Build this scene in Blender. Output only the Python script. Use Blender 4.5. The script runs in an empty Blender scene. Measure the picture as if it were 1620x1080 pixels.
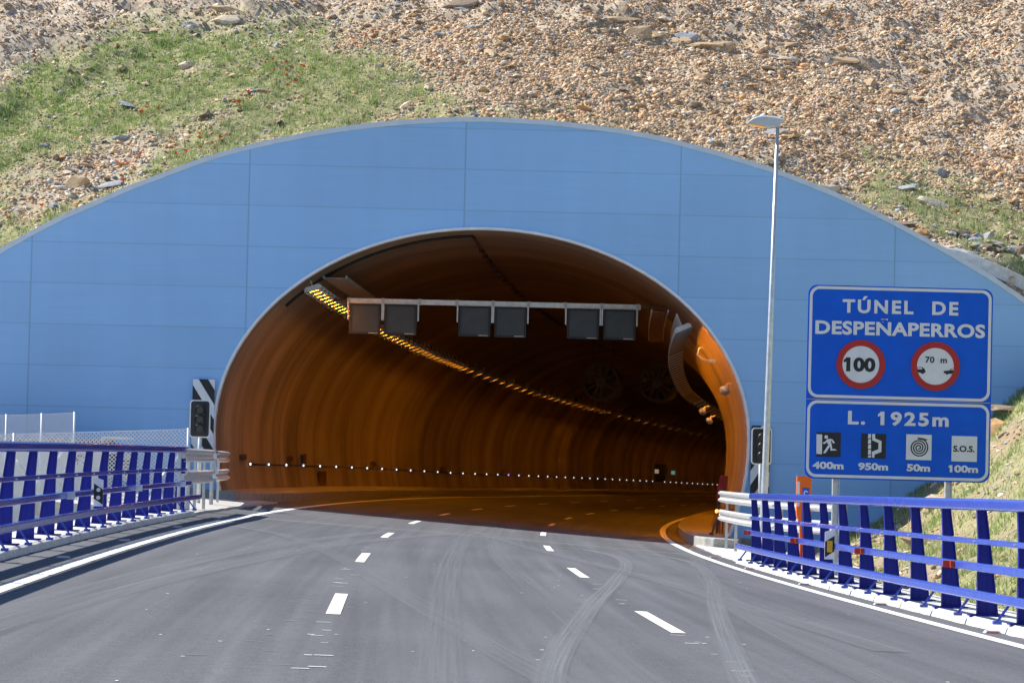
import bpy, math, random
import numpy as np
from mathutils import Vector, Matrix, noise

R = math.radians
rnd = random.Random(11)
S = bpy.context.scene
C = S.collection

# ------------------------------------------------------------------ camera, sky, sun, exposure
PITCH, ROLL, EYE = math.atan((739.56 - 540) / 5000.0), 0.02328, 1.57424
cam_d = bpy.data.cameras.new('camera')
cam_d.sensor_width = 36.0
cam_d.lens = 36.0 * 5000.0 / 1620.0
cam_d.clip_start, cam_d.clip_end = 0.5, 3000.0
cam = bpy.data.objects.new('camera', cam_d)
C.objects.link(cam)
f_ = Vector((0, math.cos(PITCH), math.sin(PITCH)))
r0, u0 = Vector((1, 0, 0)), Vector((0, -math.sin(PITCH), math.cos(PITCH)))
r_ = r0 * math.cos(ROLL) + u0 * math.sin(ROLL)
u_ = u0 * math.cos(ROLL) - r0 * math.sin(ROLL)
cam.matrix_world = Matrix(((r_.x, u_.x, -f_.x, 0), (r_.y, u_.y, -f_.y, 0), (r_.z, u_.z, -f_.z, EYE), (0, 0, 0, 1)))
S.camera = cam

SUN = Vector((-0.905, 0.40, 1.0)).normalized()          # towards the sun: left, behind the portal
world = bpy.data.worlds.new('World')
S.world = world
world.use_nodes = True
wn = world.node_tree.nodes
sky = wn.new('ShaderNodeTexSky')
sky.sky_type = 'NISHITA'
sky.sun_disc = False
sky.sun_elevation = math.asin(SUN.z)
sky.sun_rotation = math.atan2(SUN.x, SUN.y)
sky.altitude = 700
sky.dust_density = 0.3
sky.ozone_density = 5.0
bg = wn['Background']
bg.inputs['Strength'].default_value = 0.092
world.node_tree.links.new(sky.outputs[0], bg.inputs['Color'])
sun_d = bpy.data.lights.new('sun', 'SUN')
sun_d.energy = 4.6
sun_d.angle = R(0.53)
sun_d.color = (1.0, 0.95, 0.86)
sun = bpy.data.objects.new('sun', sun_d)
C.objects.link(sun)
sun.rotation_euler = (-SUN).to_track_quat('-Z', 'Y').to_euler()
sun.location = (-40, 60, 60)
S.view_settings.view_transform = 'Standard'
S.view_settings.look = 'None'
S.view_settings.gamma = 1.0
S.view_settings.exposure = 0.78
S.cycles.use_denoising = True
S.cycles.max_bounces = 7
S.cycles.diffuse_bounces = 4
S.cycles.sample_clamp_indirect = 6.0


# ------------------------------------------------------------------ materials
def new_mat(name):
    m = bpy.data.materials.new(name)
    m.use_nodes = True
    return m, m.node_tree.nodes, m.node_tree.links, m.node_tree.nodes['Principled BSDF']


def mat(name, col, rough=0.6, metal=0.0, var=0.12, scale=6.0, bump=0.0, bscale=60.0, emit=None, spec=0.5, coat=0.0):
    m, n, l, b = new_mat(name)
    tc = n.new('ShaderNodeTexCoord')
    nz = n.new('ShaderNodeTexNoise')
    nz.inputs['Scale'].default_value = scale
    nz.inputs['Detail'].default_value = 6
    l.new(tc.outputs['Object'], nz.inputs['Vector'])
    rp = n.new('ShaderNodeValToRGB')
    rp.color_ramp.elements[0].position, rp.color_ramp.elements[1].position = 0.3, 0.7
    rp.color_ramp.elements[0].color = [c * (1 - var) for c in col] + [1]
    rp.color_ramp.elements[1].color = [min(1, c * (1 + var)) for c in col] + [1]
    l.new(nz.outputs['Fac'], rp.inputs['Fac'])
    l.new(rp.outputs['Color'], b.inputs['Base Color'])
    b.inputs['Roughness'].default_value = rough
    b.inputs['Metallic'].default_value = metal
    b.inputs['Specular IOR Level'].default_value = spec
    b.inputs['Coat Weight'].default_value = coat
    if bump:
        nb = n.new('ShaderNodeTexNoise')
        nb.inputs['Scale'].default_value = bscale
        nb.inputs['Detail'].default_value = 5
        l.new(tc.outputs['Object'], nb.inputs['Vector'])
        bp = n.new('ShaderNodeBump')
        bp.inputs['Strength'].default_value = bump
        bp.inputs['Distance'].default_value = 0.03
        l.new(nb.outputs['Fac'], bp.inputs['Height'])
        l.new(bp.outputs['Normal'], b.inputs['Normal'])
    if emit:
        b.inputs['Emission Color'].default_value = list(emit[:3]) + [1]
        b.inputs['Emission Strength'].default_value = emit[3]
    return m


def mixrgb(n, l, fac, a, b, mode='MIX'):
    x = n.new('ShaderNodeMix')
    x.data_type = 'RGBA'
    x.blend_type = mode
    for k, v in ((0, fac), (6, a), (7, b)):
        if isinstance(v, bpy.types.NodeSocket):
            l.new(v, x.inputs[k])
        elif k == 0:
            x.inputs[k].default_value = v
        else:
            x.inputs[k].default_value = list(v) + [1]
    return x.outputs[2]


def math_n(n, l, op, a, b=None, clamp=False):
    x = n.new('ShaderNodeMath')
    x.operation = op
    x.use_clamp = clamp
    for k, v in ((0, a), (1, b)):
        if v is None:
            continue
        if isinstance(v, bpy.types.NodeSocket):
            l.new(v, x.inputs[k])
        else:
            x.inputs[k].default_value = v
    return x.outputs[0]


def maprange(n, l, v, a, b, c=0.0, d=1.0):
    x = n.new('ShaderNodeMapRange')
    l.new(v, x.inputs[0])
    for k, q in ((1, a), (2, b), (3, c), (4, d)):
        x.inputs[k].default_value = q
    return x.outputs[0]


def noise_n(n, l, vec, scale, detail=5, stretch=None):
    if stretch:
        mp = n.new('ShaderNodeMapping')
        mp.inputs['Scale'].default_value = stretch
        l.new(vec, mp.inputs['Vector'])
        vec = mp.outputs[0]
    x = n.new('ShaderNodeTexNoise')
    x.inputs['Scale'].default_value = scale
    x.inputs['Detail'].default_value = detail
    l.new(vec, x.inputs['Vector'])
    return x.outputs['Fac']


def asphalt_mat(name, base, amp=1.0):
    m, n, l, b = new_mat(name)
    tc = n.new('ShaderNodeTexCoord')
    uv = tc.outputs['UV']
    ob = tc.outputs['Object']
    fine = noise_n(n, l, ob, 75.0, 2)
    grain = noise_n(n, l, ob, 11.0, 6)
    streak = noise_n(n, l, uv, 1.0, 5, (1.7, 0.035, 1))
    streak2 = noise_n(n, l, uv, 1.0, 4, (6.0, 0.06, 1))
    broad = noise_n(n, l, ob, 0.16, 3)
    v = math_n(n, l, 'ADD', maprange(n, l, fine, 0.3, 0.7, -0.44 * amp, 0.48 * amp), maprange(n, l, grain, 0.3, 0.7, -0.10, 0.10))
    v = math_n(n, l, 'ADD', v, maprange(n, l, streak, 0.35, 0.72, -0.14, 0.24))
    v = math_n(n, l, 'ADD', v, maprange(n, l, streak2, 0.4, 0.75, -0.05, 0.16))
    v = math_n(n, l, 'ADD', v, maprange(n, l, broad, 0.3, 0.7, -0.10, 0.10))
    v = math_n(n, l, 'ADD', v, 1.0)
    x = n.new('ShaderNodeVectorMath')
    x.operation = 'SCALE'
    x.inputs[0].default_value = base
    l.new(v, x.inputs['Scale'])
    l.new(x.outputs[0], b.inputs['Base Color'])
    b.inputs['Roughness'].default_value = 0.85
    b.inputs['Specular IOR Level'].default_value = 0.25
    bp = n.new('ShaderNodeBump')
    bp.inputs['Strength'].default_value = 0.35
    bp.inputs['Distance'].default_value = 0.01
    l.new(fine, bp.inputs['Height'])
    l.new(bp.outputs[0], b.inputs['Normal'])
    return m


def track_mat(name, col, fac=0.6):
    """thin rubber or dust film: broken up so the road shows through"""
    m, n, l, b = new_mat(name)
    tc = n.new('ShaderNodeTexCoord')
    uv = tc.outputs['UV']
    a = noise_n(n, l, uv, 1.0, 3, (9.0, 0.10, 1))
    g = noise_n(n, l, tc.outputs['Object'], 30.0, 3)
    sep = n.new('ShaderNodeSeparateXYZ')
    l.new(uv, sep.inputs[0])
    edge = math_n(n, l, 'ABSOLUTE', math_n(n, l, 'SUBTRACT', sep.outputs[0], 0.5))
    soft = maprange(n, l, edge, 0.34, 0.5, 1.0, 0.0)
    al = math_n(n, l, 'MULTIPLY', maprange(n, l, a, 0.3, 0.62, 0.35, 1.0), maprange(n, l, g, 0.35, 0.6, 0.7, 1.0))
    al = math_n(n, l, 'MULTIPLY', al, soft)
    al = math_n(n, l, 'MULTIPLY', al, fac, True)
    b.inputs['Base Color'].default_value = list(col) + [1]
    b.inputs['Roughness'].default_value = 0.9
    b.inputs['Specular IOR Level'].default_value = 0.2
    l.new(al, b.inputs['Alpha'])
    return m


def facade_mat():
    """pale blue panels with joints every 6.36 m across and 1.21 m up"""
    m, n, l, b = new_mat('blue_panel')
    tc = n.new('ShaderNodeTexCoord')
    sep = n.new('ShaderNodeSeparateXYZ')
    l.new(tc.outputs['Object'], sep.inputs[0])
    gx = math_n(n, l, 'DIVIDE', math_n(n, l, 'SUBTRACT', sep.outputs[0], -0.655), 6.36)
    gz = math_n(n, l, 'DIVIDE', math_n(n, l, 'SUBTRACT', sep.outputs[2], 3.075), 1.2095)

    def line(g, size, w):
        fr = math_n(n, l, 'FRACT', g)
        d = math_n(n, l, 'MINIMUM', fr, math_n(n, l, 'SUBTRACT', 1.0, fr))
        return maprange(n, l, math_n(n, l, 'MULTIPLY', d, size), w * 0.5, w, 1.0, 0.0)
    jv = math_n(n, l, 'MULTIPLY', line(gx, 6.36, 0.028), 0.34)
    jh = math_n(n, l, 'MULTIPLY', line(gz, 1.2095, 0.020), 0.24)
    cell = n.new('ShaderNodeCombineXYZ')
    l.new(math_n(n, l, 'FLOOR', gx), cell.inputs[0])
    l.new(math_n(n, l, 'FLOOR', gz), cell.inputs[2])
    wnz = n.new('ShaderNodeTexWhiteNoise')
    l.new(cell.outputs[0], wnz.inputs['Vector'])
    big = noise_n(n, l, tc.outputs['Object'], 0.25, 4)
    run = noise_n(n, l, tc.outputs['Object'], 1.0, 5, (2.2, 2.2, 0.12))
    hor = noise_n(n, l, tc.outputs['Object'], 1.0, 4, (0.3, 1.0, 9.0))
    v = math_n(n, l, 'ADD', maprange(n, l, wnz.outputs['Value'], 0, 1, 0.965, 1.03), maprange(n, l, big, 0.3, 0.7, -0.05, 0.05))
    v = math_n(n, l, 'ADD', v, maprange(n, l, run, 0.35, 0.7, 0.008, -0.02))
    v = math_n(n, l, 'ADD', v, maprange(n, l, hor, 0.3, 0.7, -0.018, 0.018))
    x = n.new('ShaderNodeVectorMath')
    x.operation = 'SCALE'
    x.inputs[0].default_value = FACADE
    l.new(v, x.inputs['Scale'])
    jj = math_n(n, l, 'MAXIMUM', jv, jh)
    c = mixrgb(n, l, jj, x.outputs[0], (0.10, 0.15, 0.26))
    l.new(c, b.inputs['Base Color'])
    b.inputs['Roughness'].default_value = 0.62
    b.inputs['Specular IOR Level'].default_value = 0.3
    return m


def lining_mat():
    m, n, l, b = new_mat('tunnel_concrete')
    tc = n.new('ShaderNodeTexCoord')
    uv = tc.outputs['UV']
    sep = n.new('ShaderNodeSeparateXYZ')
    l.new(uv, sep.inputs[0])
    warp = noise_n(n, l, uv, 0.35, 3)
    s = math_n(n, l, 'ADD', sep.outputs[0], maprange(n, l, warp, 0.0, 1.0, -0.5, 0.5))

    def ring(period, w):
        fr = math_n(n, l, 'FRACT', math_n(n, l, 'DIVIDE', s, period))
        d = math_n(n, l, 'MULTIPLY', math_n(n, l, 'MINIMUM', fr, math_n(n, l, 'SUBTRACT', 1.0, fr)), period)
        return maprange(n, l, d, w * 0.4, w, 1.0, 0.0)
    pn = noise_n(n, l, uv, 0.9, 4, (1.0, 0.12, 1))
    joint = math_n(n, l, 'MULTIPLY', ring(5.0, 0.09), maprange(n, l, pn, 0.35, 0.6, 0.25, 0.9))
    stain_scallops = noise_n(n, l, uv, 1.0, 4, (0.26, 0.055, 1))  # concrete stains, with scallops of lamp light painted into the same bands
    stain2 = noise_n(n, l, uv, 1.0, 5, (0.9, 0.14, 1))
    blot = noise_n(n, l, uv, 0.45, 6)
    v = math_n(n, l, 'ADD', maprange(n, l, stain_scallops, 0.32, 0.68, 0.5, 1.38), maprange(n, l, stain2, 0.35, 0.7, 0.06, -0.16))
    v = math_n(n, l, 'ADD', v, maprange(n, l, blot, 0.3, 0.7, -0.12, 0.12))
    x = n.new('ShaderNodeVectorMath')
    x.operation = 'SCALE'
    x.inputs[0].default_value = (0.30, 0.245, 0.19)
    l.new(v, x.inputs['Scale'])
    c = mixrgb(n, l, joint, x.outputs[0], (0.05, 0.04, 0.032))
    # shade of the vault painted between the lamp rows, darker away from the mouth
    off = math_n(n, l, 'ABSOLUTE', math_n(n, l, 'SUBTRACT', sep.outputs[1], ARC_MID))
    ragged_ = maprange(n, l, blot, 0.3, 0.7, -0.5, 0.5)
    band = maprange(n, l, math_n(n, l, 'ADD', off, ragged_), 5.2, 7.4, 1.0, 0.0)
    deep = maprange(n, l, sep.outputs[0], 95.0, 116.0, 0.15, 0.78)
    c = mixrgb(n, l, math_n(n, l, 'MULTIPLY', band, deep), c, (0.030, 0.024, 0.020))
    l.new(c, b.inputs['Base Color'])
    b.inputs['Roughness'].default_value = 0.7
    b.inputs['Specular IOR Level'].default_value = 0.35
    bp = n.new('ShaderNodeBump')
    bp.inputs['Strength'].default_value = 0.25
    bp.inputs['Distance'].default_value = 0.05
    l.new(stain2, bp.inputs['Height'])
    l.new(bp.outputs[0], b.inputs['Normal'])
    return m


def attr_mat(name, rough=0.9, noise_amt=0.25, scale=9.0, spec=0.2, trans=0.0):
    m, n, l, b = new_mat(name)
    at = n.new('ShaderNodeAttribute')
    at.attribute_name = 'tint'
    tc = n.new('ShaderNodeTexCoord')
    f = noise_n(n, l, tc.outputs['Object'], scale, 6)
    x = n.new('ShaderNodeVectorMath')
    x.operation = 'SCALE'
    l.new(at.outputs['Color'], x.inputs[0])
    l.new(maprange(n, l, f, 0.3, 0.7, 1 - noise_amt, 1 + noise_amt), x.inputs['Scale'])
    l.new(x.outputs[0], b.inputs['Base Color'])
    b.inputs['Roughness'].default_value = rough
    b.inputs['Specular IOR Level'].default_value = spec
    if trans:
        tr = n.new('ShaderNodeBsdfTranslucent')
        l.new(x.outputs[0], tr.inputs['Color'])
        ms = n.new('ShaderNodeMixShader')
        ms.inputs[0].default_value = trans
        l.new(b.outputs[0], ms.inputs[1])
        l.new(tr.outputs[0], ms.inputs[2])
        l.new(ms.outputs[0], n['Material Output'].inputs['Surface'])
    bp = n.new('ShaderNodeBump')
    bp.inputs['Strength'].default_value = 0.5
    bp.inputs['Distance'].default_value = 0.03
    l.new(f, bp.inputs['Height'])
    l.new(bp.outputs[0], b.inputs['Normal'])
    return m


ARC_MID = 14.4                                      # half the length of the lining's cross section, metres
FACADE = (0.31, 0.55, 0.885)
M = {}
M['asphalt'] = asphalt_mat('asphalt', (0.104, 0.107, 0.117))
M['facade'] = facade_mat()
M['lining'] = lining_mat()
M['white_paint'] = mat('white_road_paint', (0.80, 0.80, 0.78), 0.8, var=0.10, scale=14)
M['worn_paint'] = mat('scraped_paint', (0.62, 0.62, 0.60), 0.8, var=0.2, scale=20)
M['tyre_film'] = track_mat('pale_tyre_film', (0.235, 0.245, 0.265), 0.72)
M['dust_film'] = track_mat('dust_film', (0.23, 0.24, 0.258), 0.45)
M['joint_film'] = track_mat('joint_filler', (0.36, 0.36, 0.34), 0.75)
M['blue_paint'] = mat('blue_enamel', (0.045, 0.100, 0.52), 0.17, var=0.10, scale=5, spec=0.45)
M['fence_wire'] = mat('bright_fence_wire', (0.72, 0.74, 0.76), 0.5, var=0.06, scale=9)
M['glare_lip'] = mat('shade_grey_lip', (0.11, 0.115, 0.12), 0.5, metal=0.2, var=0.1)  # dark tone paints the shade lines between stacked lamps
M['shaded_post_paint'] = mat('shade_darkened_enamel', (0.014, 0.022, 0.27), 0.45, var=0.10, scale=5, spec=0.2)  # same blue as the rails, with the posts' shade put into it
M['galv'] = mat('galvanised_steel', (0.62, 0.64, 0.66), 0.42, metal=0.55, var=0.14, scale=9)
M['galv_dull'] = mat('dull_galvanised_steel', (0.46, 0.48, 0.50), 0.5, metal=0.4, var=0.12, scale=12)
M['coping'] = mat('pale_cap_metal', (0.60, 0.68, 0.78), 0.5, var=0.06, scale=3)
M['rim'] = mat('pale_rim_concrete', (0.80, 0.84, 0.90), 0.6, var=0.08, scale=3)
M['concrete'] = mat('rough_concrete', (0.47, 0.455, 0.42), 0.9, var=0.2, scale=5, bump=0.5, bscale=22)
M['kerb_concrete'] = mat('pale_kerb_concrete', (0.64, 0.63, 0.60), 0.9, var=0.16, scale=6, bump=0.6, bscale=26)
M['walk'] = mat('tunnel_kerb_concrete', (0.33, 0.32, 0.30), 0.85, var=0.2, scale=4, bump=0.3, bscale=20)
M['gutter'] = mat('wet_gutter', (0.05, 0.045, 0.04), 0.5, var=0.3, scale=4)
M['sign_blue'] = mat('reflective_blue_sheet', (0.004, 0.115, 0.70), 0.42, var=0.08, scale=2.2, spec=0.2)
M['sign_white'] = mat('reflective_white_sheet', (0.78, 0.78, 0.80), 0.45, var=0.05, scale=4)
M['sign_red'] = mat('reflective_red_sheet', (0.46, 0.012, 0.014), 0.45, var=0.08, scale=4)
M['sign_black'] = mat('black_sheet', (0.012, 0.012, 0.014), 0.5, var=0.1, scale=4)
M['sign_back'] = mat('grey_aluminium', (0.42, 0.43, 0.44), 0.45, metal=0.5, var=0.08)
M['black_plastic'] = mat('black_plastic', (0.016, 0.018, 0.022), 0.42, var=0.15, scale=8)
M['lens'] = mat('dark_smoked_lens', (0.014, 0.016, 0.018), 0.15, var=0.2, scale=20, spec=0.6)
M['screen'] = mat('dead_grey_screen', (0.036, 0.046, 0.058), 0.35, var=0.18, scale=3)
M['screen_case'] = mat('dark_screen_case', (0.012, 0.017, 0.026), 0.5, var=0.15, scale=5)
M['orange'] = mat('orange_enamel', (0.95, 0.16, 0.008), 0.4, var=0.06, scale=4)
M['orange_red'] = mat('red_orange_enamel', (0.75, 0.055, 0.008), 0.4, var=0.08, scale=4)
M['yellow'] = mat('yellow_reflector', (0.75, 0.42, 0.01), 0.35, var=0.06)
M['red_reflector'] = mat('dark_red_reflector', (0.42, 0.045, 0.006), 0.3, var=0.08)
M['white_reflector'] = mat('white_reflector', (0.62, 0.66, 0.70), 0.3, var=0.06)
M['pink_reflector'] = mat('faded_red_stud', (0.72, 0.22, 0.20), 0.5, var=0.1)
M['white_wall'] = mat('white_render', (0.70, 0.69, 0.66), 0.9, var=0.08, scale=2, bump=0.2, bscale=30)
M['tile'] = mat('brown_roof_tile', (0.17, 0.11, 0.085), 0.85, var=0.3, scale=5)
M['dark'] = mat('dark_opening', (0.02, 0.02, 0.022), 0.6, var=0.2)
M['brown_metal'] = mat('rusty_brown_metal', (0.09, 0.045, 0.025), 0.6, var=0.3, scale=9)
M['red_panel'] = mat('red_lacquer', (0.22, 0.012, 0.010), 0.5, var=0.15, scale=4)
M['soil'] = attr_mat('stony_soil', 0.95, 0.38, 7.0)
M['stone'] = attr_mat('broken_stone', 0.85, 0.22, 9.0, 0.3)
M['grass'] = attr_mat('grass_blades', 0.7, 0.05, 3.0, 0.3, 0.4)
M['petal'] = mat('poppy_petal', (0.78, 0.085, 0.022), 0.6, var=0.12, scale=30)
M['stem'] = mat('green_stem', (0.08, 0.14, 0.03), 0.7)
M['lamp_glow'] = mat('sodium_lamp', (0.8, 0.6, 0.3), 0.4, emit=(1.0, 0.30, 0.010, 86.0))
M['amber_glow'] = mat('amber_beacon', (0.8, 0.5, 0.2), 0.4, emit=(1.0, 0.38, 0.05, 2.2))
M['led_white'] = mat('white_guide_light', (0.9, 0.9, 0.95), 0.4, emit=(0.9, 0.93, 1.0, 1.0))
M['led_blue'] = mat('blue_guide_light', (0.2, 0.2, 0.9), 0.4, emit=(0.25, 0.15, 1.0, 3.0))
M['exit_glow'] = mat('green_lit_plate', (0.5, 0.9, 0.8), 0.4, emit=(0.45, 1.0, 0.85, 0.10))
M['exit_white'] = mat('white_lit_plate', (0.9, 0.9, 0.7), 0.4, emit=(1.0, 0.9, 0.6, 0.12))
M['amber_lens'] = mat('amber_lens', (0.85, 0.36, 0.03), 0.25, var=0.05, emit=(1.0, 0.5, 0.05, 0.25))
M['lamp_head'] = mat('pale_grey_enamel', (0.52, 0.55, 0.60), 0.4, var=0.05)
M['cable'] = mat('black_cable', (0.015, 0.012, 0.010), 0.6)


# ------------------------------------------------------------------ mesh building
class MB:
    def __init__(self):
        self.v, self.f = [], []

    def add(self, vs, fs):
        o = len(self.v)
        self.v += [tuple(v) for v in vs]
        self.f += [tuple(i + o for i in f) for f in fs]

    def box(self, c, sx, sy, sz, mtx=None):
        vs = []
        for z in (-1, 1):
            for x, y in ((-1, -1), (1, -1), (1, 1), (-1, 1)):
                p = Vector((x * sx / 2, y * sy / 2, z * sz / 2))
                vs.append(Vector(c) + (mtx @ p if mtx else p))
        self.add(vs, [(3, 2, 1, 0), (4, 5, 6, 7), (0, 1, 5, 4), (1, 2, 6, 5), (2, 3, 7, 6), (3, 0, 4, 7)])

    def prism(self, pts, fr, z0, z1):
        o, ax, ay, an = fr
        n = len(pts)
        a = [o + ax * x + ay * y + an * z0 for x, y in pts]
        b = [o + ax * x + ay * y + an * z1 for x, y in pts]
        fs = [tuple(range(n))[::-1], tuple(range(n, 2 * n))]
        fs += [(i, (i + 1) % n, n + (i + 1) % n, n + i) for i in range(n)]
        self.add(a + b, fs)

    def ring(self, outer, inner, fr, z0, z1):
        o, ax, ay, an = fr
        n = len(outer)
        vs = []
        for pts, z in ((outer, z1), (inner, z1), (outer, z0), (inner, z0)):
            vs += [o + ax * x + ay * y + an * z for x, y in pts]
        fs = []
        for i in range(n):
            j = (i + 1) % n
            fs += [(i, j, n + j, n + i), (2 * n + j, 2 * n + i, 3 * n + i, 3 * n + j), (j, i, 2 * n + i, 2 * n + j), (n + i, n + j, 3 * n + j, 3 * n + i)]
        self.add(vs, fs)

    def tube(self, pts, rad, n=8, cap=True):
        pts = [Vector(p) for p in pts]
        rads = rad if isinstance(rad, (list, tuple)) else [rad] * len(pts)
        vs, fs = [], []
        ref = None
        for i, p in enumerate(pts):
            t = (pts[min(i + 1, len(pts) - 1)] - pts[max(i - 1, 0)]).normalized()
            if ref is None:
                ref = t.orthogonal().normalized()
            ref = (ref - t * ref.dot(t)).normalized()
            q = t.cross(ref)
            for k in range(n):
                a = 2 * math.pi * k / n
                vs.append(p + (ref * math.cos(a) + q * math.sin(a)) * rads[i])
        for i in range(len(pts) - 1):
            for k in range(n):
                k2 = (k + 1) % n
                fs.append((i * n + k, i * n + k2, (i + 1) * n + k2, (i + 1) * n + k))
        if cap:
            fs.append(tuple(range(n))[::-1])
            fs.append(tuple(range((len(pts) - 1) * n, len(pts) * n)))
        self.add(vs, fs)

    def sweep(self, prof, frames, closed=True, cap=True):
        """prof: (lateral, up) loop; frames: (origin, lateral dir, up dir)"""
        n = len(prof)
        vs, fs = [], []
        for o, a, u in frames:
            vs += [o + a * x + u * z for x, z in prof]
        m = n if closed else n - 1
        for i in range(len(frames) - 1):
            for k in range(m):
                k2 = (k + 1) % n
                fs.append((i * n + k, i * n + k2, (i + 1) * n + k2, (i + 1) * n + k))
        if cap and closed:
            fs.append(tuple(range(n))[::-1])
            fs.append(tuple(range((len(frames) - 1) * n, len(frames) * n)))
        self.add(vs, fs)

    def build(self, name, material, parent=None, smooth=False, local=False):
        off = Vector((0, 0, 0))
        if parent is not None and not local:
            off = Vector(BASE.get(parent.name, (0, 0, 0)))
        me = bpy.data.meshes.new(name)
        me.from_pydata([(v[0] - off.x, v[1] - off.y, v[2] - off.z) for v in self.v], [], self.f)
        me.materials.append(M[material] if isinstance(material, str) else material)
        if smooth:
            me.polygons.foreach_set('use_smooth', [True] * len(me.polygons))
        me.update()
        o = bpy.data.objects.new(name, me)
        C.objects.link(o)
        if parent is not None:
            o.parent = parent
            BASE[o.name] = off
        return o


BASE = {}


def thing(name, label, cat, loc=(0, 0, 0), group=None, rot=None):
    o = bpy.data.objects.new(name, None)
    o.empty_display_size = 0.2
    C.objects.link(o)
    o.location = loc
    if rot:
        o.rotation_euler = rot
    BASE[o.name] = Vector(loc)
    o['label'], o['category'] = label, cat
    if group:
        o['group'] = group
    return o


def tag(o, label, cat, group=None, kind=None):
    o['label'], o['category'] = label, cat
    if group:
        o['group'] = group
    if kind:
        o['kind'] = kind
    return o


def structure(o):
    o['kind'] = 'structure'
    return o


def copy_tree(o, parent=None):
    c = o.copy()
    C.objects.link(c)
    if parent is not None:
        c.parent = parent
    for ch in list(o.children):
        copy_tree(ch, c)
    return c


def rrect(x0, y0, x1, y1, r, n=6):
    pts = []
    for cx, cy, a0 in ((x1 - r, y1 - r, 0), (x0 + r, y1 - r, 90), (x0 + r, y0 + r, 180), (x1 - r, y0 + r, 270)):
        for k in range(n + 1):
            a = R(a0 + 90 * k / n)
            pts.append((cx + r * math.cos(a), cy + r * math.sin(a)))
    return pts


def circ(cx, cy, r, n=40):
    return [(cx + r * math.cos(2 * math.pi * k / n), cy + r * math.sin(2 * math.pi * k / n)) for k in range(n)]


X_, Y_, Z_ = Vector((1, 0, 0)), Vector((0, 1, 0)), Vector((0, 0, 1))


def facing(o):                                   # a frame that looks back down the road
    return (Vector(o), X_, Z_, -Y_)


# ------------------------------------------------------------------ the road's line
_s = np.arange(-80, 420.1, 0.5)
_k = -0.00064959 + 3.92722e-5 * _s - 1.87014e-7 * _s ** 2
_k = np.where(_s < 0, -0.00064959, _k)
_k = np.where(_s > 150, np.interp(_s, [150, 190, 230, 280, 420], [0.001033, 0.00032, 0.00036, 0.00020, 0.00020]), _k)
_i0 = int(np.argmin(abs(_s)))
_h = np.concatenate([[0], np.cumsum((_k[1:] + _k[:-1]) / 2 * 0.5)])
_h = _h - _h[_i0] - 0.0337628
_x = np.concatenate([[0], np.cumsum((np.sin(_h[1:]) + np.sin(_h[:-1])) / 2 * 0.5)])
_y = np.concatenate([[0], np.cumsum((np.cos(_h[1:]) + np.cos(_h[:-1])) / 2 * 0.5)])
_x = _x - _x[_i0] + 1.215756
_y = _y - _y[_i0]
_sc = np.clip(_s, 15, 168)
_e = -0.01376388 + 0.00141237 * _sc - 5.84365e-6 * _sc ** 2
_z = np.where(_s < 0, 0, -1.084e-5 * _s ** 2)


def hd(s):
    return float(np.interp(s, _s, _h))


def P(s, u, z=0.0):
    h = hd(s)
    return Vector((float(np.interp(s, _s, _x)) + u * math.cos(h), float(np.interp(s, _s, _y)) - u * math.sin(h),
                   float(np.interp(s, _s, _z)) - float(np.interp(s, _s, _e)) * u + z))


def lat(s):
    h = hd(s)
    return Vector((math.cos(h), -math.sin(h), 0))


def along(s):
    h = hd(s)
    return Vector((math.sin(h), math.cos(h), 0))


def zc(s):
    return float(np.interp(s, _s, _z))


def fr_at(s, u, z=0.0):
    return (P(s, u, z), lat(s), Z_)


def ribbon(name, stations, width_fn, z, material, parent=None):
    """stations: (s, u) centre points; a sheet lying on the road, with UV (across, along)"""
    vs, fs, uv = [], [], []
    d = 0
    for i, (s, u) in enumerate(stations):
        a, b = stations[max(i - 1, 0)], stations[min(i + 1, len(stations) - 1)]
        ds, du = b[0] - a[0], b[1] - a[1]
        L = math.hypot(ds, du) or 1
        w = width_fn(i) / 2
        ns, nu = -du / L * w, ds / L * w
        vs += [P(s - ns, u - nu, z), P(s + ns, u + nu, z)]
        if i:
            d += math.hypot(s - stations[i - 1][0], u - stations[i - 1][1])
        uv += [(0, d), (1, d)]
    for i in range(len(stations) - 1):
        fs.append((2 * i, 2 * i + 1, 2 * i + 3, 2 * i + 2))
    mb = MB()
    mb.add(vs, fs)
    o = mb.build(name, material, parent)
    lay = o.data.uv_layers.new(name='UVMap')
    for lp in o.data.loops:
        lay.data[lp.index].uv = uv[lp.vertex_index]
    return o


def spline(pts, n=10):
    out = []
    for i in range(len(pts) - 1):
        p0, p1, p2, p3 = pts[max(i - 1, 0)], pts[i], pts[i + 1], pts[min(i + 2, len(pts) - 1)]
        for k in range(n):
            t = k / n
            out.append(tuple(0.5 * (2 * p1[j] + (p2[j] - p0[j]) * t + (2 * p0[j] - 5 * p1[j] + 4 * p2[j] - p3[j]) * t * t
                                    + (3 * p1[j] - p0[j] - 3 * p2[j] + p3[j]) * t ** 3) for j in range(len(p1))))
    out.append(tuple(pts[-1]))
    return out


# the road sheet
mb = MB()
ss = list(np.arange(-60, 410.1, 2.0))
us = [-6.6, -4, -1.3, 1.3, 4, 6.3]
uvs = []
for s in ss:
    for u in us:
        mb.v.append(tuple(P(s, u)))
        uvs.append((u, s))
for i in range(len(ss) - 1):
    for k in range(len(us) - 1):
        a = i * len(us) + k
        mb.f.append((a, a + 1, a + 1 + len(us), a + len(us)))
road = structure(mb.build('road', 'asphalt'))
lay = road.data.uv_layers.new(name='UVMap')
for lp in road.data.loops:
    lay.data[lp.index].uv = uvs[lp.vertex_index]

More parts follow.
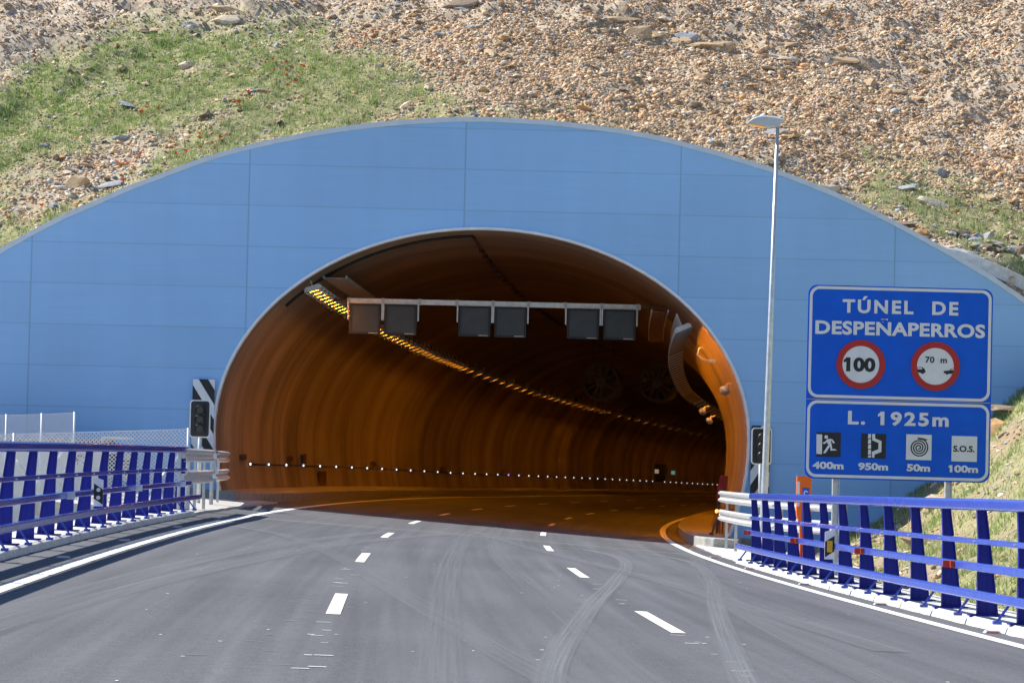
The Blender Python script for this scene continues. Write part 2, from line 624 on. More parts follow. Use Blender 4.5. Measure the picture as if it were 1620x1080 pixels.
rng = np.arange(-60, 405, 2.0)
ribbon('left_edge_line', [(s, -5.375) for s in rng], lambda i: 0.20, 0.006, 'white_paint', road)
ribbon('right_edge_line', [(s, 5.375) for s in rng], lambda i: 0.20, 0.006, 'white_paint', road)
for nm, u, s0 in (('left_lane_dashes', -1.75, 32.52), ('right_lane_dashes', 1.75, 31.98)):
    mb = MB()
    for k in range(-5, 20):
        a = s0 + 17 * k
        q = [a, a + 1.7, a + 3.4, a + 5.0]
        w = 0.075
        for i in range(3):
            mb.add([P(q[i], u - w, 0.006), P(q[i], u + w, 0.006), P(q[i + 1], u + w, 0.006), P(q[i + 1], u - w, 0.006)], [(0, 1, 2, 3)])
    mb.build(nm, 'white_paint', road)

# scrapes left by removed markings
mb = MB()
for u0, sl in ((-1.78, [24.1, 25.8, 27.4, 28.6, 29.6, 30.7, 39.6, 40.9, 42.2, 43.9, 45.7, 56.3, 58.0]), (1.75, [25.2, 25.8, 26.9, 28.3, 30.1, 31.6, 38.9, 40.4, 42.1, 43.9, 46.0])):
    for s in sl:
        for _ in range(rnd.randint(1, 2)):
            a = u0 + rnd.uniform(-0.10, 0.08)
            w = rnd.uniform(0.03, 0.085)
            t = rnd.uniform(0.03, 0.08)
            sk = rnd.uniform(-0.04, 0.04)
            q = s + rnd.uniform(-0.2, 0.2)
            mb.add([P(q, a - w, 0.005), P(q + sk, a + w, 0.005), P(q + sk + t, a + w * 0.9, 0.005), P(q + t * 1.2, a - w * 0.8, 0.005)], [(0, 1, 2, 3)])
for _ in range(70):
    s, u = rnd.uniform(21, 66), rnd.uniform(-5, 5)
    w, t = rnd.uniform(0.008, 0.022), rnd.uniform(0.03, 0.09)
    mb.add([P(s, u - w, 0.005), P(s, u + w, 0.005), P(s + t, u + w, 0.005), P(s + t, u - w, 0.005)], [(0, 1, 2, 3)])
mb.build('paint_scrapes', 'worn_paint', road)
mb = MB()
for _ in range(34):
    s, u = rnd.uniform(24, 50), rnd.uniform(-2.9, -1.6)
    w, t = rnd.uniform(0.03, 0.09), rnd.uniform(0.02, 0.05)
    mb.add([P(s, u - w, 0.005), P(s, u + w, 0.005), P(s + t, u + w, 0.005), P(s + t, u - w, 0.005)], [(0, 1, 2, 3)])
mb.build('faint_scratches', mat('faint_scratch', (0.20, 0.20, 0.20), 0.9, var=0.3, scale=14), road)

T1 = spline([(18, -0.3), (23.5, 0.01), (26.7, 0.24), (31.2, 0.63), (38.6, 1.3), (46.4, 2.03), (55.9, 2.8), (62.5, 3.1), (67.2, 2.95), (70.2, 2.3), (71.6, 1.2), (73, -0.8)])
T2 = spline([(18, 1.05), (24.5, 1.58), (28.9, 1.96), (35.0, 2.49), (42.1, 3.13), (51.4, 3.95), (60.3, 4.5), (66.3, 4.6), (70.2, 4.1), (72.0, 2.9), (73.4, 1.2), (74.4, -1.0)])
ribbon('tyre_track', T1, lambda i: 0.29, 0.0070, 'tyre_film', road)
ribbon('tyre_track', T2, lambda i: 0.28, 0.0076, 'tyre_film', road)
for i, pts in enumerate(([(20, -4.9), (33, -4.3), (48, -3.2), (60, -2.2), (74, -0.6)], [(22, -5.1), (40, -4.3), (58, -3.1), (72, -1.8)],
                         [(18, -0.9), (40, -0.5), (60, -0.2), (90, 0.1)], [(18, 0.75), (40, 0.75), (60, 0.6), (90, 0.5)],
                         [(18, 2.6), (36, 3.0), (56, 4.2), (70, 5.1)], [(20, 0.3), (40, -1.2), (52, -2.2), (62, -3.6), (66, -4.9)],
                         [(30, 3.6), (50, 2.9), (70, 1.0), (80, 0.0)])):
    ribbon('dust_streak', spline(pts), lambda k: 0.42, 0.0082 + 0.0006 * i, 'dust_film', road)
ribbon('expansion_joint', [(74.6, -5.9), (75.2, -4), (75.6, -1), (75.2, 2), (74.4, 4.5), (73.8, 5.9)], lambda i: 0.5, 0.004, 'joint_film', road)

# deck, kerbs, aprons, tunnel walkways
def solid_strip(name, stations, prof_fn, material, parent=None, smooth=False):
    mb = MB()
    frs, n = [], None
    vs, fs = [], []
    for i, s in enumerate(stations):
        pr = prof_fn(s)
        n = len(pr)
        vs += [P(s, u, z) for u, z in pr]
    for i in range(len(stations) - 1):
        for k in range(n):
            k2 = (k + 1) % n
            fs.append((i * n + k, i * n + k2, (i + 1) * n + k2, (i + 1) * n + k))
    fs.append(tuple(range(n))[::-1])
    fs.append(tuple(range((len(stations) - 1) * n, len(stations) * n)))
    mb.add(vs, fs)
    return mb.build(name, material, parent, smooth)


deck_s = list(np.arange(-60, 75.1, 3.0))
structure(solid_strip('bridge_deck', deck_s, lambda s: [(-7.2, -0.02), (-7.2, -1.2), (7.0, -1.2), (7.0, -0.02)], 'concrete'))


def ragged(s, a=0.03, q=0.0):
    return a * noise.noise(Vector((s * 1.7, q, 3.1)))


kerb_s = list(np.arange(-40, 72.6, 0.5))
structure(solid_strip('left_kerb', kerb_s, lambda s: [(-7.15, 0.0), (-6.30 + ragged(s), 0.0), (-6.32 + ragged(s), 0.10 + ragged(s, 0.02, 4)), (-6.38, 0.13), (-7.15, 0.13)], 'kerb_concrete'))
kerb_r = list(np.arange(-40, 69.1, 0.5))
structure(solid_strip('right_kerb', kerb_r, lambda s: [(5.84 + ragged(s, 0.05, 9), 0.0), (6.95, 0.0), (6.95, 0.11), (5.95, 0.11), (5.87 + ragged(s, 0.05, 9), 0.07)], 'kerb_concrete'))
ap = list(np.arange(68.0, 96, 1.0))
structure(solid_strip('left_apron', [s for s in ap if 72.6 <= s], lambda s: [(-10.2, 0.05), (-6.40 + ragged(s, 0.1, 5), 0.05), (-6.36 + ragged(s, 0.1, 5), -0.3), (-10.2, -0.3)], 'concrete'))
structure(solid_strip('right_apron', [s for s in ap if 69.1 <= s < 90], lambda s: [(5.98 + ragged(s, 0.12, 6), -0.3), (9.0, -0.3), (9.0, 0.05), (5.98 + ragged(s, 0.12, 6), 0.05)], 'kerb_concrete'))
tw = [92.2, 92.6, 93.5, 95, 98, 102] + list(np.arange(106, 405, 4.0))


def lw(s):
    k = float(np.interp(s, [92.2, 95, 102], [-7.35, -6.95, -6.45]))
    return [(-9.3, -0.3), (k, -0.3), (k - 0.02, 0.25), (k - 0.06, 0.28), (-9.3, 0.28)]


def rw(s):
    k = float(np.interp(s, [86.0, 86.3, 87.0, 88.2, 90], [6.35, 6.12, 5.98, 5.92, 5.90]))
    o = float(np.interp(s, [86, 92.5, 93.6], [7.0, 7.5, 8.9]))
    return [(k, -0.3), (o, -0.3), (o, 0.28), (k + 0.06, 0.28), (k + 0.02, 0.25)]


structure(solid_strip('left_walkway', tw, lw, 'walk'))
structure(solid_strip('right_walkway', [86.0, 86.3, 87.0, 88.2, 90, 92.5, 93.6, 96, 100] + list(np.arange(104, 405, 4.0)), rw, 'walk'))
structure(ribbon('drainage_gutter', [(s, 5.70) for s in [84, 88] + list(np.arange(92, 405, 4.0))], lambda i: 0.26, 0.007, 'gutter'))
mb = MB()
for s in np.arange(86, 120, 2.2):
    mb.add([P(s, 5.60, 0.012), P(s, 5.80, 0.012), P(s + 0.5, 5.80, 0.012), P(s + 0.5, 5.60, 0.012)], [(0, 1, 2, 3)])
mb.build('gutter_slots', 'dark', road)

# ------------------------------------------------------------------ portal wall
YP = 93.0
OUT = [(-26, 0.2), (-22, 3.0), (-18, 5.85), (-15.15, 7.64), (-14.2, 8.21), (-13.3, 8.7), (-12.53, 9.05), (-11.34, 9.61), (-10.57, 9.92), (-9.58, 10.33), (-8.71, 10.64), (-7.84, 10.89),
       (-7.12, 11.07), (-6.09, 11.30), (-5.17, 11.47), (-4.24, 11.61), (-3.31, 11.72), (-1.96, 11.83), (-0.77, 11.86), (1.02, 11.80), (3.03, 11.61), (4.15, 11.43), (4.83, 11.28), (5.76, 11.06),
       (6.72, 10.80), (7.65, 10.53), (8.43, 10.26), (9.28, 9.94), (10.03, 9.62), (10.72, 9.31), (11.53, 8.91), (12.79, 8.26), (14.06, 7.54), (15.06, 6.89), (18, 4.85), (22, 1.9), (26, -1.2)]
OX, OZ = np.array([p[0] for p in OUT]), np.array([p[1] for p in OUT])


def top_line(x):
    return np.interp(x, OX, OZ)


AC, AA, AB, AZ, ALOW = -0.84, 7.86, 6.08, 2.50, 7.8


def arch(t, grow=0.0):
    c, s = math.cos(t), math.sin(t)
    b = AB if s >= 0 else ALOW
    return (AC + (AA + grow) * c, AZ + (b + grow) * s)


TLOW = math.asin(3.3 / 7.8)
ts = [math.pi + TLOW - (math.pi + 2 * TLOW) * i / 64 for i in range(65)]
portal = thing('road_tunnel', 'pale blue arched panel wall and curved orange lit tunnel behind its mouth', 'tunnel', (AC, YP, 0))
mb = MB()


def column(xa, za0, za1, xb, zb0, zb1):
    v = []
    for y in (YP, YP + 0.55):
        v += [(xa, y, za0), (xb, y, zb0), (xb, y, zb1), (xa, y, za1)]
    mb.add(v, [(0, 1, 2, 3), (7, 6, 5, 4), (3, 2, 6, 7), (1, 0, 4, 5)])


xl, xr = AC - AA, AC + AA
cols = sorted(set([x for x in OX if x < xl] + [xl]))
for a, b in zip(cols[:-1], cols[1:]):
    column(a, -3, float(top_line(a)), b, -3, float(top_line(b)))
cols = sorted(set([x for x in OX if x > xr] + [xr]))
for a, b in zip(cols[:-1], cols[1:]):
    column(a, -3, float(top_line(a)), b, -3, float(top_line(b)))
up = [math.pi - math.pi * i / 72 for i in range(73)]
for a, b in zip(up[:-1], up[1:]):
    (xa, za), (xb, zb) = arch(a), arch(b)
    column(xa, za, float(top_line(xa)), xb, zb, float(top_line(xb)))
for sg in (-1, 1):
    lo = [TLOW * i / 8 for i in range(9)]
    pts = [(AC + sg * AA * math.cos(t), AZ - ALOW * math.sin(t)) for t in lo]
    for (xa, za), (xb, zb) in zip(pts[:-1], pts[1:]):
        if sg > 0:
            column(xb, -3, zb, xa, -3, za)
        else:
            column(xa, -3, za, xb, -3, zb)
wall = mb.build('panel_wall', 'facade', portal)
mb = MB()
frs = []
for i, (x, z) in enumerate(OUT):
    a, b = OUT[max(i - 1, 0)], OUT[min(i + 1, len(OUT) - 1)]
    t = Vector((b[0] - a[0], 0, b[1] - a[1])).normalized()
    frs.append((Vector((x, YP, z)), Y_, Vector((-t.z, 0, t.x))))
mb.sweep([(-0.05, -0.11), (0.75, -0.11), (0.75, 0.035), (-0.05, 0.035)], frs)
mb.build('coping', 'coping', portal)
mb = MB()
frs = []
for t in ts:
    x, z = arch(t)
    c, s = math.cos(t), math.sin(t)
    frs.append((Vector((x, YP, z)), Y_, Vector((c, 0, s))))
mb.sweep([(-0.06, -0.02), (0.35, -0.02), (0.35, 0.06), (-0.06, 0.06)], frs)
mb.build('arch_rim', 'rim', portal, True)

# tunnel lining swept along the road
mb = MB()
st = [None, 94.0, 96.0, 98.0] + list(np.arange(101, 407, 3.0))
n = len(ts)
uvs = []
arc = [0]
for i in range(1, n):
    p, q = arch(ts[i - 1]), arch(ts[i])
    arc.append(arc[-1] + math.hypot(q[0] - p[0], q[1] - p[1]))
for s in st:
    for k, t in enumerate(ts):
        x, z = arch(t, 0.004 if s is None else 0.0)
        if s is None:
            mb.v.append((x, YP + 0.02, z))
        else:
            p = P(s, 0)
            q = p + lat(s) * (x + 0.634)
            mb.v.append((q.x, q.y, z + 0.094 + zc(s)))
        uvs.append((93.0 if s is None else s, arc[k]))
for i in range(len(st) - 1):
    for k in range(n - 1):
        a = i * n + k
        mb.f.append((a, a + n, a + n + 1, a + 1))
mb.f.append(tuple((len(st) - 1) * n + k for k in range(n)))
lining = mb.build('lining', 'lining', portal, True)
lay = lining.data.uv_layers.new(name='UVMap')
for lp in lining.data.loops:
    lay.data[lp.index].uv = uvs[lp.vertex_index]


def wall_pt(s, t, inset=0.0):
    """a point on the lining at station s and arch angle t, and its inward normal"""
    x, z = arch(t)
    p = P(s, 0) + lat(s) * (x + 0.634)
    c, q = math.cos(t), math.sin(t)
    b = AB if q >= 0 else ALOW
    nv = (lat(s) * (-c / AA) + Z_ * (-q / b)).normalized()
    return Vector((p.x, p.y, z + 0.094 + zc(s))) + nv * inset, nv


def wall_at(s, side, dz):
    """lining point dz above the walkway of that side"""
    u = -7.5 if side < 0 else 7.0
    zt = P(s, u, 0.28).z + dz
    zr = zt - 0.094 - zc(s)
    k = (zr - AZ)
    t = math.asin(max(-1, min(1, k / (AB if k > 0 else ALOW))))
    return wall_pt(s, t if side > 0 else math.pi - t)


# ------------------------------------------------------------------ terrain
def fbm(x, y, z=0.0, o=4):
    return noise.fractal(Vector((x, y, z)), 0.9, 2.1, o)


GX = np.arange(-36, 36.01, 0.25)
GY = np.arange(93.45, 146, 0.25)


def hill_h(x, y):
    yy = y - 93.45
    top = 9.15 - 0.085 * min(abs(x + 0.8), 15.5)           # nearly level fill, well clear of the lining
    top = min(top, float(top_line(x)) - 0.13 + 0.9 * yy) if abs(x) < 15.5 else top
    if x >= 15.5:
        top = min(top, max(float(top_line(15.5)) - 0.13 - 0.10 * (x - 15.5), bank(x) - 0.3) + 0.9 * yy)
    if x <= -15.5:
        top = min(top, float(top_line(-15.5)) - 0.13 + 0.05 * (x + 15.5) + 0.9 * yy)
    n1 = fbm(x * 0.35, y * 0.3, 1.7) * 0.26 + fbm(x * 1.3, y * 1.3, 5.2) * 0.11
    base = top + 0.42 * yy + n1 * min(1, yy / 1.2)
    up = max(0.0, feature_w(x, y, base) - 5.4 - 0.25 * abs(x) - 0.8 * fbm(x * 0.2, 0.3, 8))
    ledge = 0.06 * up + 0.60 * abs(fbm(x * 0.30, y * 0.9, 11.0)) * min(1, up)
    return base + ledge


def feature_w(x, y, z):
    """distance up the slope, used to place the grass, scree and rock zones"""
    e = (z - 1.574) / y
    return (93.45 * e - np.interp(x, OX, OZ) + 0.13 + 1.574) / (0.655 - e)


def bank(x):
    return float(np.interp(x, [6.5, 8.2, 9.7, 10.7, 12.46, 14.1, 15.07, 19, 24, 34], [-1.7, -1.0, -0.2, 0.03, 1.5, 3.28, 4.15, 6.3, 7.2, 8.5]))


def green_at(x, w):
    """how grassy the slope is at x, w metres behind the coping"""
    wt = float(np.interp(x, [-34, -15, -8, -4.5, -2.5, -1, 4, 8.5, 10.5, 11.5, 15, 34], [14.5, 14.2, 8.6, 5.4, 3.2, 1.5, 0.9, 1.1, 1.6, 5.6, 7.2, 7.5]))
    g = min(1, max(0, (wt - w) / 3.6 + 0.12))
    if x > 10.8:
        g *= min(1, max(0, (w - 0.7) / 0.5)) * 0.85
    bare = math.exp(-((x + 13.2) / 2.3) ** 2 - ((w - 2.6) / 1.7) ** 2)
    bare2 = 0.3 * math.exp(-((x + 13.5) / 4.0) ** 2 - ((w - 8.6) / 1.0) ** 2)
    bare3 = 0.6 * math.exp(-((x + 15.5) / 1.3) ** 2 - ((w - 5.0) / 2.0) ** 2)
    g *= 1 - min(1, 1.25 * bare + bare2 + bare3)
    nz = fbm(x * 0.55, w * 0.9, 3.3) * 0.55 + fbm(x * 1.7, w * 2.2, 9.1) * 0.35
    return max(0.0, min(1.0, g + nz * 1.0 * (0.15 + g) - 0.06))


H = np.array([[hill_h(x, y) for x in GX] for y in GY])
WG = np.array([[feature_w(x, y, H[j, i]) for i, x in enumerate(GX)] for j, y in enumerate(GY)])
G = np.array([[green_at(x, WG[j, i]) for i, x in enumerate(GX)] for j, y in enumerate(GY)])


def bil(A, gx, gy, x, y):
    fx = np.clip((x - gx[0]) / (gx[1] - gx[0]), 0, len(gx) - 1.001)
    fy = np.clip((y - gy[0]) / (gy[1] - gy[0]), 0, len(gy) - 1.001)
    ix, iy = fx.astype(int), fy.astype(int)
    tx, ty = fx - ix, fy - iy
    return (A[iy, ix] * (1 - tx) + A[iy, ix + 1] * tx) * (1 - ty) + (A[iy + 1, ix] * (1 - tx) + A[iy + 1, ix + 1] * tx) * ty


def y_of(x, w):
    """where along y the zone distance w is reached at x"""
    i = int(round((x - GX[0]) / 0.25))
    col = np.maximum.accumulate(WG[:, i])
    return float(np.interp(w, col, GY))


def grid_obj(name, gx, gy, Hh, colour, material):
    nx, ny = len(gx), len(gy)
    V = np.stack([np.tile(gx, ny), np.repeat(gy, nx), Hh.ravel()], 1)
    F = [(j * nx + i, j * nx + i + 1, (j + 1) * nx + i + 1, (j + 1) * nx + i) for j in range(ny - 1) for i in range(nx - 1)]
    me = bpy.data.meshes.new(name)
    me.from_pydata(V.tolist(), [], F)
    me.polygons.foreach_set('use_smooth', [True] * len(F))
    ca = me.color_attributes.new('tint', 'FLOAT_COLOR', 'POINT')
    ca.data.foreach_set('color', np.concatenate([colour, np.ones((len(V), 1))], 1).astype(np.float32).ravel())
    me.materials.append(M[material])
    o = bpy.data.objects.new(name, me)
    C.objects.link(o)
    return structure(o)


def soil_col(gx, gy, g, right_bank=False):
    X, Yv = np.meshgrid(gx, gy)
    n1 = np.array([[fbm(x * 0.6, y * 0.8, 21) for x in gx] for y in gy])
    brown = np.array([0.44, 0.31, 0.195])
    grey = np.array([0.43, 0.365, 0.275])
    grass = np.array([0.26, 0.265, 0.115])
    t = np.clip(0.5 + n1, 0, 1)[..., None]
    col = brown * t + grey * (1 - t)
    if right_bank:
        col = col * 0.66
    if not right_bank:
        left = np.clip((2 - X) / 10, 0, 1)[..., None]
        col = col * (1 - left * 0.5) + grey * left * 0.5
        rock = np.clip((WG - 5.4 - 0.28 * abs(X)) / 1.2, 0, 1)[..., None]
        col = col * (1 - rock) + np.array([0.45, 0.37, 0.28]) * (0.85 + 0.3 * t) * rock
    gg = np.clip(g * 1.1, 0, 1)[..., None]
    return (col * (1 - gg) + grass * gg).reshape(-1, 3)


grid_obj('hillside', GX, GY, H, soil_col(GX, GY, G), 'soil')

BX = np.arange(6.0, 34.01, 0.3)
BY = np.arange(-20, 93.01, 0.6)


def bank_h(x, y):
    b = bank(x)
    lift = min(1, max(0, (y - 66) / 8)) * min(1, max(0, (11 - x) / 3.5))
    z = b * (1 - lift) + max(b, -0.62) * lift
    z += (fbm(x * 0.5, y * 0.4, 2.0) * 0.22 + fbm(x * 1.5, y * 1.2, 7.0) * 0.10) * (1 - lift)
    if x < 8.0 and y < 66:
        z -= 0.3
    return z


BH = np.array([[bank_h(x, y) for x in BX] for y in BY])
BG = np.array([[max(0.0, min(1.0, 0.56 + 0.9 * fbm(x * 0.3, y * 0.25, 13) + 0.4 * fbm(x, y, 15) - 0.5 * min(1, max(0, (y - 66) / 8)) * (x < 9.5))) for x in BX] for y in BY])
grid_obj('right_bank', BX, BY, BH, soil_col(BX, BY, BG, True), 'soil')

# yard on the left and the wide ground beyond
LX, LY = np.arange(-60, -6.9, 1.5), np.arange(-40, 93.01, 1.5)
LH = np.array([[float(np.interp(x, [-60, -11, -9.6, -7], [-0.6, -0.5, -0.1, -0.1])) - (0.9 if y < 72 and x > -9 else 0) + 0.05 * fbm(x * .3, y * .3) for x in LX] for y in LY])
grid_obj('left_yard', LX, LY, LH, np.tile(np.array([0.40, 0.38, 0.34]), (len(LX) * len(LY), 1)) * (0.9 + 0.2 * np.random.RandomState(3).rand(len(LX) * len(LY), 1)), 'soil')
FX, FY = np.linspace(-1500, 1500, 31), np.linspace(-1500, 1500, 31)
FHt = np.full((31, 31), -4.5)
grid_obj('ground', FX, FY, FHt, np.tile(np.array([0.26, 0.22, 0.16]), (961, 1)), 'soil')

# ------------------------------------------------------------------ stones, grass
def stone_mesh(seed, sub=1, flat=0.6):
    r = random.Random(seed)
    import bmesh
    b = bmesh.new()
    bmesh.ops.create_icosphere(b, subdivisions=sub, radius=0.5)
    # chop with a few random planes so the faces are flat and the edges sharp
    for v in b.verts:
        v.co *= r.uniform(0.72, 1.25)
    for _ in range(7 if sub else 0):
        nrm = Vector((r.uniform(-1, 1), r.uniform(-1, 1), r.uniform(-1, 1))).normalized()
        d = r.uniform(0.20, 0.38)
        for v in b.verts:
            k = v.co.dot(nrm) - d
            if k > 0:
                v.co -= nrm * k
    for v in b.verts:
        v.co.z *= flat
        v.co.x *= 1.35
    b.normal_update()
    V = np.array([v.co[:] for v in b.verts])
    F = np.array([[q.index for q in f.verts] for f in b.faces])
    b.free()
    return V, F


PAL = np.array([[0.60, 0.41, 0.245], [0.50, 0.345, 0.205], [0.68, 0.51, 0.34], [0.55, 0.33, 0.165], [0.40, 0.30, 0.20], [0.64, 0.56, 0.46], [0.46, 0.45, 0.43], [0.34, 0.35, 0.36], [0.24, 0.185, 0.14]])
W_BROWN = np.array([5, 5, 3.2, 2.2, 3, 1.2, 0.5, 0.3, 2])
W_GREY = np.array([1.6, 2, 2, 0.7, 2.5, 3.2, 2.8, 2.0, 1.6])


def rotmats(r, n, tilt=0.6):
    a = r.rand(n) * 2 * np.pi
    bx, by = (r.rand(n) - 0.5) * 2 * tilt, (r.rand(n) - 0.5) * 2 * tilt
    ca, sa, cb, sb, cc, sc = np.cos(a), np.sin(a), np.cos(bx), np.sin(bx), np.cos(by), np.sin(by)
    Rz = np.zeros((n, 3, 3)); Rz[:, 0, 0] = ca; Rz[:, 0, 1] = -sa; Rz[:, 1, 0] = sa; Rz[:, 1, 1] = ca; Rz[:, 2, 2] = 1
    Rx = np.zeros((n, 3, 3)); Rx[:, 0, 0] = 1; Rx[:, 1, 1] = cb; Rx[:, 1, 2] = -sb; Rx[:, 2, 1] = sb; Rx[:, 2, 2] = cb
    Ry = np.zeros((n, 3, 3)); Ry[:, 0, 0] = cc; Ry[:, 0, 2] = sc; Ry[:, 1, 1] = 1; Ry[:, 2, 0] = -sc; Ry[:, 2, 2] = cc
    return Ry @ Rx @ Rz


def merged(name, VV, FF, col, material, label, cat):
    me = bpy.data.meshes.new(name)
    nv, nf = len(VV), len(FF)
    k = FF.shape[1]
    me.vertices.add(nv)
    me.vertices.foreach_set('co', VV.astype(np.float32).ravel())
    me.loops.add(nf * k)
    me.loops.foreach_set('vertex_index', FF.astype(np.int32).ravel())
    me.polygons.add(nf)
    me.polygons.foreach_set('loop_start', np.arange(nf, dtype=np.int32) * k)
    me.polygons.foreach_set('loop_total', np.full(nf, k, dtype=np.int32))
    me.update(calc_edges=True)
    ca = me.color_attributes.new('tint', 'FLOAT_COLOR', 'POINT')
    ca.data.foreach_set('color', np.concatenate([col, np.ones((nv, 1))], 1).astype(np.float32).ravel())
    me.materials.append(M[material])
    me.validate()
    o = bpy.data.objects.new(name, me)
    C.objects.link(o)
    return tag(o, label, cat, None, 'stuff')


BASES = [stone_mesh(i, 1, f) for i, f in enumerate((0.4, 0.6, 0.45, 0.7, 0.35, 0.5, 0.3))]
CHIPS = [stone_mesh(50 + i, 0, f) for i, f in enumerate((0.4, 0.6, 0.32, 0.7, 0.5))]


def scatter_stones(name, x, y, z, size, greyness, seed, label, bases=None):
    bases = bases or BASES
    r = np.random.RandomState(seed)
    N = len(x)
    VV, FF, CC = [], [], []
    which = r.randint(0, len(bases), N)
    wts = W_BROWN[None] * (1 - greyness[:, None]) + W_GREY[None] * greyness[:, None]
    cum = np.cumsum(wts / wts.sum(1, keepdims=True), 1)
    ci = (r.rand(N)[:, None] > cum).sum(1).clip(0, len(PAL) - 1)
    col = PAL[ci] * (0.92 + 0.5 * r.rand(N, 1)) * (1 + 0.08 * (r.rand(N, 3) - 0.5))
    off = 0
    for b, (V, F) in enumerate(bases):
        i = np.where(which == b)[0]
        if not len(i):
            continue
        Rm = rotmats(r, len(i))
        sc = size[i, None] * (0.75 + 0.5 * r.rand(len(i), 3))
        W = np.einsum('nij,nvj->nvi', Rm, V[None] * sc[:, None, :])
        W += np.stack([x[i], y[i], z[i] + 0.12 * size[i]], 1)[:, None, :]
        VV.append(W.reshape(-1, 3))
        FF.append((F[None] + (np.arange(len(i)) * len(V))[:, None, None]).reshape(-1, 3) + off)
        CC.append(np.repeat(col[i], len(V), 0))
        off += len(i) * len(V)
    return merged(name, np.concatenate(VV), np.concatenate(FF), np.concatenate(CC), 'stone', label, 'rubble')


rs = np.random.RandomState(5)


def hill_points(n, keep):
    x = rs.uniform(-22, 22, n)
    y = 93.47 + 38 * rs.rand(n)
    z, w = bil(H, GX, GY, x, y), bil(WG, GX, GY, x, y)
    wmax = np.interp(x, [-21, -17, -14, -8, -1, 6, 12, 17, 21], [21, 18.5, 15.5, 11.5, 8.4, 9.0, 14, 20.5, 26]) + 1.2
    ok = (w < wmax) & (w > -0.6) & (rs.rand(n) < keep(x, y))
    x, y, z, w = x[ok], y[ok], z[ok], w[ok]
    return x, y, z, w


def dens(x, y):
    g = bil(G, GX, GY, x, y)
    w = bil(WG, GX, GY, x, y)
    d = np.clip(1.05 - 1.35 * g, 0.05, 1)
    d *= np.where((x < -2) & (w > 6), 0.8, 1.0)
    cl_ = np.array([noise.noise(Vector((a_ * 0.55, b_ * 0.45, 77.0))) + 0.6 * noise.noise(Vector((a_ * 1.6, b_ * 1.3, 70.0))) for a_, b_ in zip(x, y)])
    d *= np.clip(0.85 + 0.85 * cl_, 0.35, 1.0)
    d *= np.where(w > 5.6 + 0.28 * abs(x), 0.8, 1.0)
    return d * (0.55 + 0.45 * np.clip((x + 6) / 8, 0, 1))


def greyness(x, w):
    g_ = np.clip(0.55 - (x + 9) / 18, 0.05, 0.6) + np.where(w > np.interp(x, [-17, -8, 0, 17], [11, 7, 5.3, 8]), 0.14, 0)
    g_ += np.where((x > 6) & (x < 16) & (w < 1.8), 0.45, 0) + np.where((x > 12.5) & (w < 4.2), 0.3, 0) + 0.25 * (rs.rand(len(x)) - 0.5)
    return np.clip(g_, 0, 1)


x, y, z, w = hill_points(360000, lambda a, b: np.clip(dens(a, b) + 0.12, 0, 1))
scatter_stones('gravel', x, y, z, np.exp(rs.normal(-2.82, 0.40, len(x))).clip(0.022, 0.16), greyness(x, w), 8, 'fine brown and grey stone chips covering the slope between larger stones', CHIPS)
x, y, z, w = hill_points(70000, dens)
scatter_stones('rubble', x, y, z, np.exp(rs.normal(-2.05, 0.44, len(x))).clip(0.06, 0.38), greyness(x, w), 3, 'loose brown and grey broken stones covering the slope above the portal')
xo = rs.uniform(-35, 35, 110000)
yo = 93.5 + 51 * rs.rand(110000) ** 0.9
wo = bil(WG, GX, GY, xo, yo)
wx = np.interp(xo, [-21, -17, -14, -8, -1, 6, 12, 17, 21], [21, 18.5, 15.5, 11.5, 8.4, 9.0, 14, 20.5, 26]) + 1.0
ok = ((wo > wx) | (abs(xo) > 21.5)) & (rs.rand(110000) < np.clip(1.1 - bil(G, GX, GY, xo, yo), 0.1, 1) * 0.6)
xo, yo = xo[ok], yo[ok]
scatter_stones('upper_rubble', xo, yo, bil(H, GX, GY, xo, yo), np.exp(rs.normal(-1.95, 0.5, len(xo))).clip(0.06, 0.5), greyness(xo, wo[ok]), 12, 'loose stones on the higher part of the slope far above the tunnel', CHIPS)
xb = rs.uniform(7.6, 17, 9000)
yb = 93 - 55 * rs.rand(9000) ** 1.3
gb = bil(BG, BX, BY, xb, yb)
ok = rs.rand(9000) < np.clip(0.75 - gb, 0.08, 1)
xb, yb = xb[ok], yb[ok]
zb = bil(BH, BX, BY, xb, yb)
scatter_stones('bank_rubble', xb, yb, zb, np.exp(rs.normal(-2.35, 0.5, len(xb))).clip(0.03, 0.4), np.full(len(xb), 0.45), 4, 'loose tan stones scattered on the grassy bank behind the sunlit barrier')

# individual larger stones
def stone_proto(i, sub):
    V, F = stone_mesh(100 + i, sub, (0.5, 0.7, 0.4, 0.85, 0.6, 0.45)[i % 6])
    return V, F


STONE_KIND = [('tan', (0.47, 0.34, 0.21)), ('pale cream', (0.60, 0.50, 0.38)), ('blue grey', (0.34, 0.355, 0.37)), ('ochre', (0.48, 0.29, 0.13)), ('dark brown', (0.24, 0.18, 0.13))]
smeshes = []
for i in range(6):
    V, F = stone_proto(i, 2)
    for kn, c in STONE_KIND:
        me = bpy.data.meshes.new('stone')
        me.from_pydata(V.tolist(), [], F.tolist())
        ca = me.color_attributes.new('tint', 'FLOAT_COLOR', 'POINT')
        cc = np.tile(np.array(list(c) + [1.0]), (len(V), 1))
        cc[:, :3] *= (0.9 + 0.2 * np.random.RandomState(i).rand(len(V), 1))
        ca.data.foreach_set('color', cc.astype(np.float32).ravel())
        me.materials.append(M['stone'])
        smeshes.append((kn, me))


